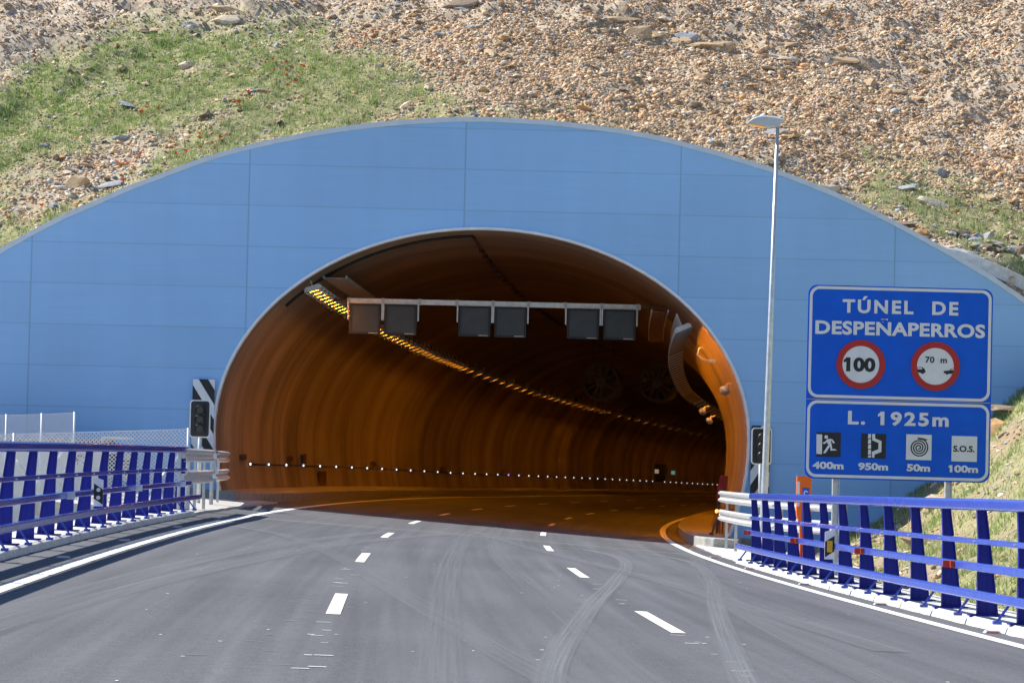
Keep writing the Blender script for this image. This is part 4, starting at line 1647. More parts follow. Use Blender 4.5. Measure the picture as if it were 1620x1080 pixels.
def lettering(name, body, fr, cx, cy, w, h, material, parent, bold=0.03, space=1.0, rot=0.0, z=0.0, cap=None):
    """text stretched so its capitals are h high and the line is w wide, centred on (cx, cy)"""
    V, Fc = text_mesh(body, 1.0, bold, space)
    ref, _ = text_mesh(cap or 'E', 1.0, bold)
    cy0, cy1 = ref[:, 1].min(), ref[:, 1].max()
    x0, x1 = V[:, 0].min(), V[:, 0].max()
    o, ax, ay, an = fr
    c, s = math.cos(rot), math.sin(rot)
    vs = []
    for v in V:
        x = (v[0] - (x0 + x1) / 2) / (x1 - x0) * w
        y = (v[1] - (cy0 + cy1) / 2) / (cy1 - cy0) * h
        vs.append(o + ax * (cx + x * c - y * s) + ay * (cy + x * s + y * c) + an * (z + v[2]))
    mb = MB()
    mb.add(vs, Fc)
    if '1' in body:                              # road lettering gives the 1 a flag
        i = body.index('1')
        T, _ = text_mesh(body[:i + 1], 1.0, bold, space)
        one, _ = text_mesh('1', 1.0, bold)
        bar = one[:, 0].max() - one[:, 0].min()
        sx_, sy_ = w / (x1 - x0), h / (cy1 - cy0)
        xl_ = (T[:, 0].max() - bar - (x0 + x1) / 2) * sx_
        yt = h / 2
        fl = [(xl_ + 0.002, yt), (xl_ + 0.002, yt - 0.30 * h), (xl_ - 0.19 * h, yt - 0.38 * h), (xl_ - 0.19 * h, yt - 0.20 * h), (xl_ - 0.06 * h, yt - 0.10 * h)]
        mb.prism([(cx + a, cy + b_) for a, b_ in fl], fr, z - 0.001, z + 0.0015)
    return mb.build(name, material, parent)


# the letters S, O, S stand above each other, each turned on its side as on the post
for k, (ch, cy) in enumerate((('S', 1.34), ('O', 1.08), ('S', 0.82))):
    lettering('lettering', ch, F, 0.036, cy, 0.095, 0.22, 'sign_white', bp, 0.0, 1.0, 0.0, 0.122)
mb = MB()
mb.prism([(-0.152, 1.15), (-0.10, 1.15), (-0.10, 1.62), (-0.154, 1.62)], F, 0.103, 0.108)
mb.build('white_strip', 'sign_white', sp)

# ------------------------------------------------------------------ the big blue sign
KS = 0.003760                                     # metres per drawing unit
rt = -0.0030
sax, say = Vector((math.cos(rt), 0, math.sin(rt))), Vector((-math.sin(rt), 0, math.cos(rt)))
S0 = Vector((5.427, 58.0, 5.063))                  # top left corner of the board
SF = (S0, sax, say, -Y_)


def sk(pts):
    return [(x * KS, -y * KS) for x, y in pts]


sign = thing('tunnel_sign', 'large blue sign naming the tunnel, with two round limits and four pictograms', 'road sign', (7.2, 58.0, -1.2))
mb = MB()
mb.prism(sk(rrect(0, 0, 903, 945, 44)), SF, -0.06, 0.0)
board = mb.build('board', 'sign_blue', sign)
mb = MB()
mb.prism(sk(rrect(6, 6, 897, 939, 42)), SF, -0.075, -0.063)
mb.build('backing', 'sign_back', sign)
for y0, y1 in ((6, 550), (564, 938)):
    mb = MB()
    mb.ring(sk(rrect(7, y0, 896, y1, 48, 8)), sk(rrect(21, y0 + 14, 882, y1 - 14, 36, 8)), SF, 0.003, 0.008)
    mb.build('white_border', 'sign_white', board)
mb = MB()
mb.box(S0 + sax * (451 * KS) + say * (-557 * KS) + Vector((0, -0.004, 0)), 895 * KS, 0.004, 0.012)
mb.build('panel_seam', 'sign_back', board)


def sign_text(body, cx, cy, w, h, bold=0.035, space=1.0, parent=board, material='sign_white', z=0.012, cap=None):
    return lettering('lettering', body, SF, cx * KS, -cy * KS, w * KS, h * KS, material, parent, bold, space, 0.0, z, cap)


sign_text('TÚNEL  DE', 451, 100, 566, 66, 0.036, 1.26)
sign_text('DESPEÑAPERROS', 452, 207, 830, 66, 0.036, 1.06)
sign_text('L. 1925m', 452, 644, 492, 66, 0.036, 1.22)
for tx, cx, w in (('400m', 114, 152), ('950m', 334, 146), ('50m', 555, 114), ('100m', 777, 138)):
    sign_text(tx, cx, 880, w, 36, 0.045, 1.0, cap='0')


def limit_disc(cx, cy):
    mb = MB()
    mb.prism(sk(circ(cx, cy, 92, 56)), SF, 0.012, 0.020)
    d = mb.build('limit_disc', 'sign_white', sign)
    mb = MB()
    mb.ring(sk(circ(cx, cy, 120, 56)), sk(circ(cx, cy, 90, 56)), SF, 0.010, 0.025)
    mb.build('red_ring', 'sign_red', d)
    return d


d1 = limit_disc(263, 384)
d1['label'] = 'round limit sign reading 100'
sign_text('100', 263, 385, 142, 70, 0.045, 1.0, d1, 'sign_black', 0.024, '0')
d2 = limit_disc(627, 384)
d2['label'] = 'round limit sign reading 70 m above two cars'
sign_text('70  m', 630, 352, 106, 31, 0.025, 1.05, d2, 'sign_black', 0.024, '0')


def dz(pts, ox=1420, oy=530, k=10.8):
    """drawing coordinates of a detail to board units"""
    out = []
    for x, y in pts:
        zx, zy = (ox + x / k - 1260) * 3.085 - 62, (oy + y / k - 440) * 3.085 - 30
        out.append((zx + zy * 0.0235, zy - zx * 0.0235))
    return out


for pts, hole in (([(345, 540), (420, 540), (455, 560), (480, 595), (480, 635), (455, 640), (440, 658), (415, 655), (402, 640), (352, 628), (343, 590)], [(350, 552), (415, 552), (430, 575), (350, 578)]),
                  ([(790, 618), (800, 605), (885, 598), (920, 565), (968, 558), (968, 655), (940, 655), (872, 655), (852, 672), (832, 660), (826, 648), (798, 642)], [(905, 590), (930, 572), (965, 568), (963, 590)])):
    mb = MB()
    mb.prism(sk(dz(pts)), SF, 0.021, 0.024)
    mb.build('car_symbol', 'sign_black', d2)
    mb = MB()
    mb.prism(sk(dz(hole)), SF, 0.0245, 0.027)
    mb.build('car_window', 'sign_white', d2)


def picto(cx, cy, size, material):
    mb = MB()
    h = size / 2
    mb.prism(sk([(cx - h, cy - h), (cx + h, cy - h), (cx + h, cy + h), (cx - h, cy + h)]), SF, 0.003, 0.010)
    return mb.build('pictogram', material, sign)


def dp(pts):
    return dz(pts, 1280, 660, 10.125)


q1 = picto(114, 779, 119, 'sign_black')
q1['label'] = 'black square with a running figure and door'
mb = MB()
mb.prism(sk(dp([(124, 268), (214, 272), (210, 586), (120, 582)])), SF, 0.011, 0.014)
mb.build('door_bar', 'sign_white', q1)
mb = MB()
mb.prism(sk(dp(circ(279, 312, 29, 20))), SF, 0.011, 0.014)
for z0, poly in ((0.011, [(290, 345), (350, 340), (362, 352), (352, 380), (365, 430), (372, 470), (345, 480), (325, 440), (300, 420), (285, 375)]),   # trunk
                 (0.0112, [(345, 340), (378, 350), (415, 400), (402, 416), (388, 412), (362, 372)]),                                          # raised arm
                 (0.0114, [(292, 352), (300, 384), (262, 418), (240, 424), (222, 408), (228, 398), (252, 392)]),                              # other arm
                 (0.0116, [(345, 460), (373, 468), (370, 500), (420, 502), (450, 526), (345, 530)]),                                         # trailing leg
                 (0.0118, [(318, 430), (345, 455), (275, 560), (262, 572), (236, 570), (232, 558)])):                                        # leading leg
    mb.prism(sk(dp(poly)), SF, z0, z0 + 0.003)
mb.build('running_figure', 'sign_white', q1)
q2 = picto(334, 780, 120, 'sign_black')
q2['label'] = 'black square with a lay-by symbol'
mb = MB()
for y0, y1 in ((262, 330), (345, 417), (430, 500), (514, 588), (602, 638)):
    mb.prism(sk(dp([(952, y0), (996, y0), (994, y1), (946, y1)])), SF, 0.011, 0.014)
mb.build('dashed_line', 'sign_white', q2)
mb = MB()
mb.prism(sk(dp([(1012, 262), (1060, 264), (1062, 332), (1165, 376), (1160, 550), (1052, 590), (1050, 640), (1008, 638), (1010, 545), (1112, 505), (1115, 405), (1014, 362)])), SF, 0.011, 0.014)
mb.build('bay_line', 'sign_white', q2)
q3 = picto(555, 780, 124, 'sign_white')
q3['label'] = 'white square with a black hose spiral'
mb = MB()
sp_pts = []
for k in range(0, 121):
    a = 2 * math.pi * 3.6 * k / 120
    rr = (4 + 42 * k / 120)
    sp_pts.append((555 - rr * math.cos(a + 1.0), 782 + rr * math.sin(a + 1.0)))
w_ = 4.2
left = []
right = []
for i, (x, y) in enumerate(sp_pts):
    a, b = sp_pts[max(i - 1, 0)], sp_pts[min(i + 1, len(sp_pts) - 1)]
    L = math.hypot(b[0] - a[0], b[1] - a[1])
    nx, ny = -(b[1] - a[1]) / L * w_ * 0.75, (b[0] - a[0]) / L * w_ * 0.75
    left.append((x + nx, y + ny))
    right.append((x - nx, y - ny))
for i in range(len(sp_pts) - 1):
    q = sk([left[i], left[i + 1], right[i + 1], right[i]])
    mb.add([S0 + sax * x + say * y - Y_ * 0.013 for x, y in q], [(0, 1, 2, 3)])
mb.build('hose_spiral', 'sign_black', q3)
mb = MB()
mb.prism(sk([(548, 733), (572, 735), (596, 741), (596, 745), (572, 745), (548, 741)]), SF, 0.011, 0.014)
mb.build('nozzle', 'sign_black', q3)
q4 = picto(777, 782, 124, 'sign_white')
q4['label'] = 'white square reading S.O.S.'
sign_text('S.O.S.', 775, 782, 104, 30, 0.03, 1.0, q4, 'sign_black', 0.013)
for x in (6.01, 8.08):
    mb = MB()
    for dx in (-0.055, 0.055):
        mb.box((x + dx, 58.16, 1.65), 0.012, 0.16, 6.6)
    mb.box((x, 58.16, 1.65), 0.11, 0.010, 6.6)
    p_ = mb.build('post', 'galv', sign)
    mb = MB()
    mb.box((x, 58.16, -1.75), 0.6, 0.6, 0.5)
    mb.build('footing', 'concrete', p_)

# ------------------------------------------------------------------ left yard: low building and wire fences
hut = thing('low_building', 'low white building with a brown tiled roof edge behind the wire fences', 'building', (-14, 90.3, -0.5))
mb = MB()
mb.box((-14.8, 90.7, 0.7), 6.6, 2.6, 2.4)
hw = mb.build('wall', 'white_wall', hut)
mb = MB()
nt = 58
for k in range(nt):
    x = -18.3 + (k + 0.5) * (6.95 / nt)
    mb.tube([(x, 89.16, 1.96), (x, 90.7, 2.06), (x, 92.1, 1.96)], 0.06, 8)
mb.build('tiled_roof', 'tile', hut)
mb = MB()
mb.box((-14.85, 89.24, 1.93), 6.8, 0.10, 0.07)
mb.build('eave', 'tile', hut)
mb = MB()
mb.box((-11.22, 89.41, 1.44), 0.30, 0.06, 0.56)
wf = mb.build('window', 'dark', hut)
mb = MB()
for d in (-0.17, 0.17):
    mb.box((-11.22 + d, 89.39, 1.44), 0.04, 0.06, 0.64)
for d in (-0.30, 0.30):
    mb.box((-11.22, 89.39, 1.44 + d), 0.30, 0.06, 0.04)
mb.build('frame', 'white_wall', wf)
mb = MB()
mb.box((-11.03, 89.0, 2.15), 0.80, 1.1, 0.06)
mb.box((-11.40, 88.5, 2.07), 0.05, 0.05, 0.14)
mb.build('canopy', 'white_wall', hut)
mb = MB()
mb.box((-10.80, 89.42, 1.33), 0.28, 0.5, 0.76)
cb = thing('equipment_cabinet', 'small beige cabinet fixed beside the window of the low building', 'cabinet', (-10.80, 89.3, 0.95))
mb.build('cabinet', 'concrete', cb)
mb = MB()
for k in range(5):
    mb.box((-10.80, 89.165, 1.15 + 0.09 * k), 0.20, 0.012, 0.03)
mb.build('vent_slats', 'dark', cb)
# striped ring hanging on the wall
rg = thing('warning_ring', 'small red and white striped square ring on the white building wall', 'sign', (-12.12, 89.38, 1.5))
F = (Vector((-12.12, 89.38, 1.52)), X_, Z_, -Y_)
for m_, par in (('sign_red', 0), ('sign_white', 1)):
    mb = MB()
    oo, ii = rrect(-0.125, -0.13, 0.125, 0.13, 0.06, 4), rrect(-0.06, -0.065, 0.06, 0.065, 0.03, 4)
    nn = len(oo)
    for k in range(nn):
        if (k // 2) % 2 == par:
            j = (k + 1) % nn
            mb.prism([oo[k], oo[j], ii[j], ii[k]], F, 0, 0.03)
    mb.build('red_bands' if par == 0 else 'white_bands', m_, rg)


def wire_fence(label, posts, z_top, height, pitch, braces, thick=0.0048):
    """posts: list of (x, y, ztop); chain link between them"""
    fn = thing('wire_fence', label, 'fence', (posts[0][0], posts[0][1], posts[0][2] - height))
    for (x, y, zt) in posts:
        mb = MB()
        mb.tube([(x, y, zt - height - 0.3), (x, y, zt + 0.03)], 0.032, 10)
        mb.build('post', 'fence_wire', fn, True)
    mb = MB()
    rl = MB()
    for (x0, y0, z0), (x1, y1, z1) in zip(posts[:-1], posts[1:]):
        L = math.hypot(x1 - x0, y1 - y0)
        n_ = int(L / pitch)
        for d in (1, -1):
            for k in range(-int(height / pitch) - 1, n_ + int(height / pitch) + 1):
                a = k * pitch
                seg = []
                for hgt in (0.0, height):
                    seg.append((a + d * hgt, hgt))
                (a0, h0), (a1, h1) = seg
                # clip to the bay
                t0, t1 = 0.0, 1.0
                da = a1 - a0
                for lim, sgn in ((0, 1), (L, -1)):
                    f0, f1 = sgn * (a0 - lim), sgn * (a1 - lim)
                    if f0 < 0 and f1 < 0:
                        t0, t1 = 1, 0
                    elif f0 < 0:
                        t0 = max(t0, -f0 / (f1 - f0))
                    elif f1 < 0:
                        t1 = min(t1, f0 / (f0 - f1))
                if t1 - t0 < 0.02:
                    continue
                pts_ = []
                for t in (t0, t1):
                    aa, hh = a0 + da * t, height * t
                    q = aa / L
                    pts_.append((x0 + (x1 - x0) * q, y0 + (y1 - y0) * q + 0.006 * d, z0 + (z1 - z0) * q - height + hh))
                mb.tube(pts_, thick, 4, False)
        for hh in (0.03, height * 0.5, height):
            rl.tube([(x0, y0, z0 - height + hh), (x1, y1, z1 - height + hh)], 0.006, 5)
    mb.build('chain_link', 'fence_wire', fn)
    rl.build('tension_wire', 'fence_wire', fn)
    for p, q in braces:
        mb = MB()
        mb.tube([p, q], 0.028, 8)
        mb.build('brace', 'galv', fn, True)
    return fn


wire_fence('low chain link fence ending in a white post beside the guardrail', [(-17.0, 77.2, 1.93), (-12.07, 77, 2.11), (-7.83, 77, 2.33)], 2.3, 2.2, 0.098,
           [((-8.0, 77.06, 1.75), (-9.2, 77.06, 0.2)), ((-12.0, 77.06, 1.5), (-11.1, 77.06, 0.15))], 0.0100)
wire_fence('taller chain link fence with a braced white corner post before the low building', [(-17.5, 86.4, 2.60), (-13.7, 86, 2.68), (-12.74, 86, 2.73), (-11.85, 86, 2.79)], 2.7, 2.9, 0.085,
           [((-11.9, 86.05, 2.0), (-13.3, 86.05, 0.3)), ((-11.86, 86.06, 1.95), (-12.35, 85.5, -0.1)), ((-11.86, 85.95, 1.9), (-11.9, 84.6, -0.1))], 0.0072)

# ------------------------------------------------------------------ tunnel equipment
def lamp_row(label, group, u_fn, z_fn, stations, tilt, lip):
    proto = None
    for s in stations:
        o = P(s, 0) + lat(s) * u_fn(s)
        o.z = zc(s) + z_fn(s)
        if proto is None:
            proto = thing('tunnel_lamp', label, 'tunnel lamp', o, group)
            mb = MB()
            mb.prism([(-0.27, 0.02), (0.27, 0.02), (0.27, 0.10), (0.21, 0.17), (-0.21, 0.17), (-0.27, 0.10)], (Vector((0, 0, 0)), X_, Z_, -Y_), -0.14, 0.14)
            b_ = mb.build('housing', 'galv_dull', proto, False, True)
            BASE[b_.name] = Vector((0, 0, 0))
            for yy in (-0.135, 0.135):  # added lips, deeper in front, keep the glow out of sight
                lp_ = lip if yy < 0 else lip * 0.3
                mb = MB()
                mb.box((0, yy, 0.02 - (lp_ + 0.012) / 2), 0.54, 0.012, lp_ + 0.016)
                mb.build('glare_lip', 'glare_lip', proto, False, True)
            for xx in (-0.255, 0.255):
                mb = MB()
                mb.box((xx, 0, 0.006), 0.03, 0.258, 0.036)
                mb.build('glare_lip', 'glare_lip', proto, False, True)
            mb = MB()
            mb.prism([(-0.125, 0.008), (0.125, 0.008), (0.125, 0.018), (-0.125, 0.018)], (Vector((0, 0, 0)), X_, Z_, -Y_), -0.115, 0.115)
            mb.build('lamp', 'lamp_glow', proto, False, True)
            mb = MB()
            mb.box((0.0, 0.05, 0.36), 0.03, 0.05, 0.40)
            mb.box((0.0, -0.05, 0.36), 0.03, 0.05, 0.40)
            mb.build('bracket', 'galv_dull', proto, False, True)
            q = proto
        else:
            q = copy_tree(proto)
            q.location = o
        q.rotation_euler = (0, tilt, -hd(s))


SL = [94.2 + 1.2 * k for k in range(10)] + [107 + 1.6 * k for k in range(28)] + [153 + 3.4 * k for k in range(22)] + [232 + 6.5 * k for k in range(20)]
SR = [94.6 + 0.9 * k for k in range(16)] + [110 + 1.6 * k for k in range(26)] + [154 + 3.4 * k for k in range(22)] + [233 + 6.5 * k for k in range(20)]
lamp_row('lit sodium lamp in the long orange row above the guide lights', 'lamps above the guide lights', lambda s: -5.35, lambda s: float(np.interp(s, [94, 110, 150, 185, 300], [6.80, 6.72, 6.45, 6.20, 6.0])), SL, R(-19), 0.0152)
lamp_row('grey backed sodium lamp in the curved row above the horn loudspeaker', 'lamps above the loudspeakers', lambda s: 5.72, lambda s: float(np.interp(s, [94, 110, 140, 185, 300], [5.88, 5.72, 5.2, 5.0, 4.9])), SR, R(-24), 0.044)


def slatted_tray(label, u, z_fn, s0, s1, wd=0.32, floor_m='sign_back'):
    t = thing('cable_tray', label, 'cable tray', P(s0, u, 6))
    b = MB()
    stn = list(np.arange(s0, s1, 1.0))
    for d in (-wd - 0.025, wd + 0.025):
        a = MB()
        a.sweep([(-0.012, 0.0), (0.012, 0.0), (0.012, 0.09), (-0.012, 0.09)], [(Vector((q.x, q.y, zc(s) + z_fn(s))), lat(s), Z_) for s in stn for q in [P(s, 0) + lat(s) * (u + d)]])
        a.build('side_rail', 'galv_dull', t)
    sec = []
    for i, s in enumerate(np.arange(s0, s1, 0.20)):
        q = P(s, 0) + lat(s) * u
        sec.append((Vector((q.x, q.y, zc(s) + z_fn(s) + (0.0, 0.0, 0.03, 0.03)[i % 4])), lat(s), Z_))
    b.sweep([(-wd, 0.0), (wd, 0.0), (wd, 0.012), (-wd, 0.012)], sec)
    b.build('ribbed_floor', floor_m, t)


slatted_tray('galvanised cable tray above the lit orange lamp row', -4.75, lambda s: 7.20, 94.3, 106)
slatted_tray('galvanised cable tray above the curved row of grey backed lamps', 5.0, lambda s: float(np.interp(s, [94, 140], [6.42, 5.75])), 94.6, 110, 0.22, 'brown_metal')

# gantry with six lane panels
gz0 = 6.66
beam = thing('signal_gantry', 'galvanised beam across the vault carrying six dark lane panels', 'gantry', (-0.6, 100, gz0))
mb = MB()
mb.prism([(-5.2, 0.0), (4.05, 0.0), (4.05, 0.16), (-5.2, 0.16)], (Vector((0, 100, gz0)), X_, Z_, -Y_), -0.06, 0.06)
mb.box((0, 100, gz0 + 0.165), 9.25, 0.2, 0.014) if False else None
bm_ = mb.build('beam', 'galv', beam)
for x in (-5.2, -4.11, -2.95, -1.77, -0.62, 0.5, 1.66, 2.82, 3.96):
    mb = MB()
    mb.box((x, 99.93, gz0 + 0.08), 0.10, 0.02, 0.20)
    mb.build('clamp', 'galv_dull', bm_)
for xa, xb_ in ((-6.5, -5.2), (4.05, 4.9)):
    mb = MB()
    mb.box(((xa + xb_) / 2, 100.0, gz0 + 0.08), xb_ - xa, 0.08, 0.07)
    mb.build('end_bracket', 'brown_metal', beam)
PX = [(-5.16, -4.18), (-4.04, -3.03), (-1.70, -0.70), (-0.56, 0.44), (1.73, 2.73), (2.88, 3.89)]
names = ['outer panel of the left pair of dead lane panels, catching orange lamp light', 'inner panel of the left pair of dead lane panels', 'left panel of the middle pair of dead lane panels', 'right panel of the middle pair of dead lane panels',
         'inner panel of the right pair of dead lane panels', 'outer panel of the right pair of dead lane panels']
for (x0, x1), nm in zip(PX, names):
    t = thing('lane_panel', nm, 'lane panel', ((x0 + x1) / 2, 99.85, 5.7), 'lane panels under the gantry')
    F = (Vector(((x0 + x1) / 2, 99.86, 6.185)), X_, Z_, -Y_)
    w = (x1 - x0) / 2
    mb = MB()
    mb.prism(rrect(-w, -0.50, w, 0.46, 0.02, 2), F, -0.10, 0.06)
    c_ = mb.build('case', 'screen_case', t)
    mb = MB()
    mb.ring(rrect(-w, -0.50, w, 0.46, 0.02, 2), rrect(-w + 0.07, -0.43, w - 0.07, 0.39, 0.01, 2), F, 0.06, 0.11)
    mb.build('frame', 'screen_case', c_)
    mb = MB()
    mb.prism([(-w + 0.07, -0.43), (w - 0.07, -0.43), (w - 0.07, 0.39), (-w + 0.07, 0.39)], F, 0.062, 0.068)
    mb.build('screen', 'screen', t)
    mb = MB()
    mb.prism([(w * 0.25, -0.475), (w * 0.85, -0.475), (w * 0.85, -0.452), (w * 0.25, -0.452)], F, 0.111, 0.116)
    mb.build('plate', 'white_reflector', t)
    for d in (-w - 0.045, w + 0.045):
        mb = MB()
        mb.box(((x0 + x1) / 2 + d, 99.86, 6.40), 0.045, 0.06, 0.54)
        mb.build('hanger', 'galv', t)

# jet fans
for s, u, label in ((150.3, 1.18, 'left of the two dark round jet fans under the vault'), (150.6, 3.87, 'right of the two dark round jet fans, nearer the wall')):
    c = P(s, 0) + lat(s) * u
    c.z = 5.74
    t_ = along(s)
    l_ = lat(s)
    fan = thing('jet_fan', label, 'jet fan', c, 'jet fans')
    F = (c, l_, Z_, -t_)
    mb = MB()
    mb.ring(circ(0, 0, 0.86, 36), circ(0, 0, 0.76, 36), F, -3.6, 0.0)
    mb.build('casing', 'screen_case', fan, False)
    mb = MB()
    mb.ring(circ(0, 0, 0.90, 36), circ(0, 0, 0.78, 36), F, 0.0, 0.08)
    mb.build('inlet_ring', 'screen_case', fan)
    for k in range(12):
        a = 2 * math.pi * k / 12
        mb = MB()
        q = lambda r_, da, dz_: (r_ * math.cos(a + da), r_ * math.sin(a + da))
        mb.prism([q(0.20, -0.22, 0), q(0.76, -0.05, 0), q(0.76, 0.09, 0), q(0.20, 0.20, 0)], F, -0.30, -0.27)
        mb.build('blade', 'screen_case', fan)
    mb = MB()
    mb.prism(circ(0, 0, 0.24, 20), F, -0.5, -0.12)
    mb.build('hub', 'black_plastic', fan)
    for d in (-0.5, 0.5):
        mb = MB()
        mb.tube([c + l_ * d + t_ * 1.0 + Z_ * 0.66, c + l_ * d + t_ * 1.0 + Z_ * (8.3 - c.z - 0.10 * (u + d - 0.2) ** 2 * 0.9)], 0.03, 6)
        mb.build('hanger', 'brown_metal', fan)

# black cable climbing the vault and running along the crown
pts = []
for k in range(22):
    t = R(141) - (R(141) - R(93.5)) * k / 21
    p, nv = wall_pt(95.2, t, 0.05)
    pts.append(p)
for s in np.arange(96, 200, 3.0):
    pts.append(wall_pt(s, R(93.3), 0.06)[0])
mb = MB()
mb.tube(pts, 0.045, 6)
cab_ = tag(mb.build('cable', 'cable', None, True), 'black cable climbing the vault and running along its crown', 'cable')
for s in np.arange(101, 150, 2.5):
    p, nv = wall_pt(s, R(93.3), 0.08)
    mb = MB()
    mb.box(p, 0.16, 0.25, 0.10, Matrix.Rotation(-hd(s), 3, 'Z'))
    mb.build('clip', 'cable', cab_)

# guide lights on the left wall
led = None
gl_pts = []
for k in range(55):
    s = 101.25 + 5.0 * k
    p, nv = wall_at(s, -1, 0.80)
    gl_pts.append(wall_pt(s, 0, 0)[0] * 0 + p + nv * 0.02)
    if k == 37:
        continue
    special = (k == 18)
    if led is None or special:
        o = thing('guide_light', 'small white guide light on the cable along the tunnel wall' if not special else 'single violet blue guide light among the white ones', 'guide light', p, 'guide lights along the tunnel wall')
        mb = MB()
        mb.box((0, 0, 0), 0.10, 0.09, 0.13)
        b_ = mb.build('body', 'black_plastic', o, False, True)
        mb = MB()
        mb.box((0.0, -0.055, 0.0), 0.05, 0.03, 0.075)
        mb.build('lens', 'led_blue' if special else 'led_white', o, False, True)
        if not special:
            led = o
    else:
        o = copy_tree(led)
    o.location = p + nv * 0.08
    o.rotation_euler = (0, 0, -hd(s))
mb = MB()
mb.tube(gl_pts, 0.022, 5)
tag(mb.build('guide_cable', 'cable', None, True), 'thin dark cable linking the row of guide lights', 'cable')


def wall_box(name, label, cat, s, side, dz_, w, h, d, material, extra=None):
    p, nv = wall_at(s, side, dz_)
    t = along(s)
    F = (p, t, Z_, nv if abs(nv.z) < 0.5 else Vector((nv.x, nv.y, 0)).normalized())
    th = thing(name, label, cat, p)
    mb = MB()
    mb.prism([(-w / 2, -h / 2), (w / 2, -h / 2), (w / 2, h / 2), (-w / 2, h / 2)], F, -0.15, d)
    mb.build('box', material, th)
    mb = MB()
    mb.ring([(-w / 2 - .03, -h / 2 - .03), (w / 2 + .03, -h / 2 - .03), (w / 2 + .03, h / 2 + .03), (-w / 2 - .03, h / 2 + .03)], [(-w / 2 + .04, -h / 2 + .04), (w / 2 - .04, -h / 2 + .04), (w / 2 - .04, h / 2 - .04), (-w / 2 + .04, h / 2 - .04)], F, d, d + 0.02)
    mb.build('frame', extra or 'brown_metal', th)
    return th


wall_box('wall_cabinet', 'dark brown recessed cabinet low on the tunnel wall under the guide lights', 'cabinet', 121.6, -1, 0.33, 2.2, 0.50, 0.05, 'brown_metal')
wall_box('call_box', 'small dark call box just above the guide light cable', 'call box', 116.4, -1, 1.05, 0.7, 0.30, 0.12, 'black_plastic')
for s, nm in ((99.5, 'first'), (112.5, 'second'), (138.5, 'third'), (163.5, 'fourth'), (189, 'fifth')):
    wall_box('junction_box', '%s small brown junction box above the guide cable counting from the tunnel mouth' % nm, 'junction box', s, -1, 1.02, 1.0, 0.14, 0.10, 'brown_metal')
ex = wall_box('emergency_door', 'dark emergency doorway with small lit plates far along the tunnel wall', 'emergency door', 288, -1, 1.2, 9.0, 2.4, 0.05, 'dark')
for k, (s, m_, nm, lb_) in enumerate(((283, 'exit_white', 'exit_plate', 'small white lit plate by the far emergency doorway'), (297, 'exit_glow', 'exit_plate', 'small green lit plate by the far emergency doorway'))):
    p, nv = wall_at(s, -1, 1.7)
    mb = MB()
    mb.box(p + nv * 0.30, 0.36, 0.06, 0.36)
    o = mb.build(nm, m_)
    tag(o, lb_, 'sign')

# right wall: horn, beacons, camera arm, red panel and its pole
def horn(p, label, k=1.0, material='white_reflector'):
    t = thing('loudspeaker', label, 'loudspeaker', p)
    p = Vector(p)
    d = Vector((-0.35, -0.75, -0.55)).normalized()
    mb = MB()
    mb.tube([p - d * 0.16 * k, p, p + d * 0.10 * k, p + d * 0.20 * k], [0.05 * k, 0.06 * k, 0.10 * k, 0.17 * k], 14)
    mb.build('horn', material, t, True)
    mb = MB()
    mb.tube([p - d * 0.16 * k, p + Vector((0.22, 0.05, 0.12)) * k], 0.025, 6)
    mb.build('bracket', 'galv_dull', t)
    return t


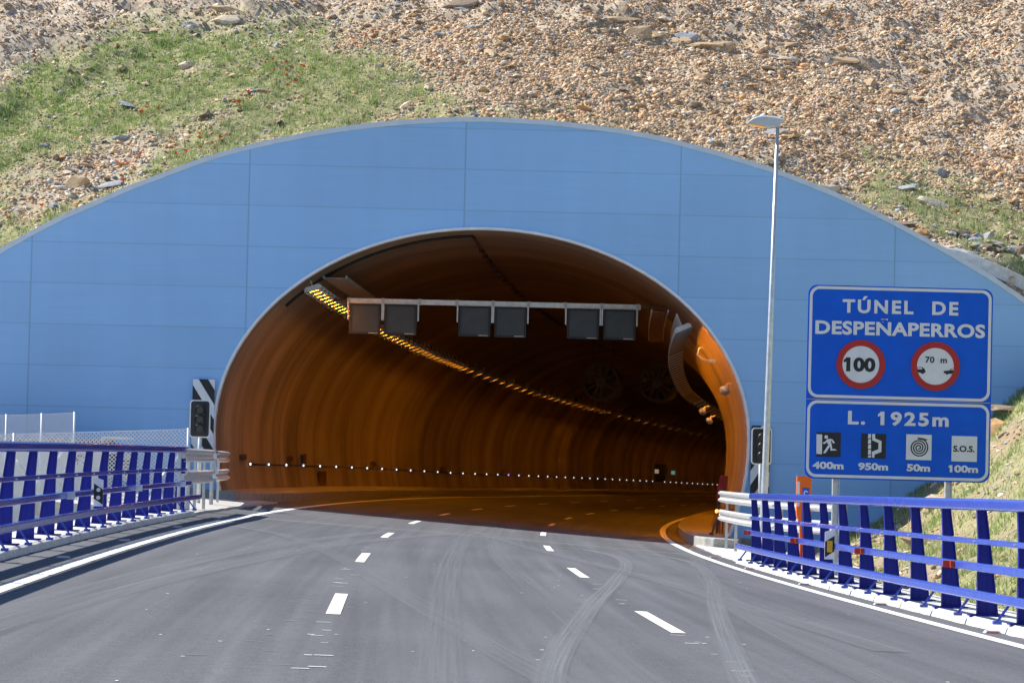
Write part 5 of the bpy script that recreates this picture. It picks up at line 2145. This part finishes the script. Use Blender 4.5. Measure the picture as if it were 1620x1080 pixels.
horn((6.62, 97, 4.2), 'white horn loudspeaker on the tunnel wall near the mouth', 1.0)
horn((6.62, 108, 3.73), 'upper of two orange lit horns deeper inside the tunnel', 0.85, 'coping')
horn((6.72, 106, 3.38), 'lower of two orange lit horns deeper inside the tunnel', 0.75, 'coping')
ca = thing('camera_arm', 'pale bent bracket arm high on the tunnel wall above the white horn', 'bracket', (6.13, 96, 5.0))
mb = MB()
mb.tube([(6.15, 96, 4.93), (5.80, 96, 5.00), (5.64, 96, 5.14), (5.70, 96, 5.33), (5.84, 96, 5.36)], 0.03, 8)
mb.build('arm', 'galv', ca, True)
mb = MB()
mb.box((6.10, 96, 4.95), 0.22, 0.16, 0.10)
mb.build('camera_body', 'galv_dull', ca)
rp_ = thing('red_panel', 'dark red upright panel behind the end of the white guardrail', 'panel', (6.5, 97, P(97, 6.8, .28).z))
F = (Vector((6.52, 97, 1.10)), X_, Z_, -Y_)
mb = MB()
mb.prism([(-0.17, -0.40), (0.13, -0.42), (0.20, 0.38), (-0.04, 0.40)], F, -0.06, 0.06)
mb.build('board', 'red_panel', rp_)
mb = MB()
mb.tube([(6.45, 97.08, 0.72), (6.42, 97.08, P(97, 6.8, .28).z)], 0.05, 8)
mb.build('stem', 'brown_metal', rp_)
po = thing('barrier_pole', 'slanted dark pole leaning on the tunnel walkway', 'pole', (5.96, 92.4, P(92.4, 6.5, .28).z))
mb = MB()
mb.tube([(5.96, 92.4, P(92.4, 6.5, .28).z), (6.22, 93.4, 0.45)], 0.035, 8)
mb.build('shaft', 'brown_metal', po, True)
mb = MB()
mb.tube([(5.94, 92.4, P(92.4, 6.5, .28).z), (5.96, 92.4, P(92.4, 6.5, .28).z + 0.06)], 0.07, 10)
mb.build('foot', 'brown_metal', po)
for k, (x, z) in enumerate(((6.30, 0.42), (6.40, 0.33), (6.48, 0.28))):
    q = thing('amber_beacon', ('%s of three small amber beacons by the red panel' % ('largest leftmost', 'middle', 'rightmost')[k]), 'beacon', (x, 95.5, z), 'amber beacons')
    mb = MB()
    mb.tube([(x, 95.5, z - 0.01), (x, 95.42, z)], [0.06 if k == 0 else 0.04, 0.05 if k == 0 else 0.035], 10)
    mb.build('lens', 'amber_glow', q)
    mb = MB()
    mb.tube([(x, 95.55, z - 0.02), (x, 95.55, P(95.5, 6.8, .28).z)], 0.02, 6)
    mb.build('stem', 'brown_metal', q)
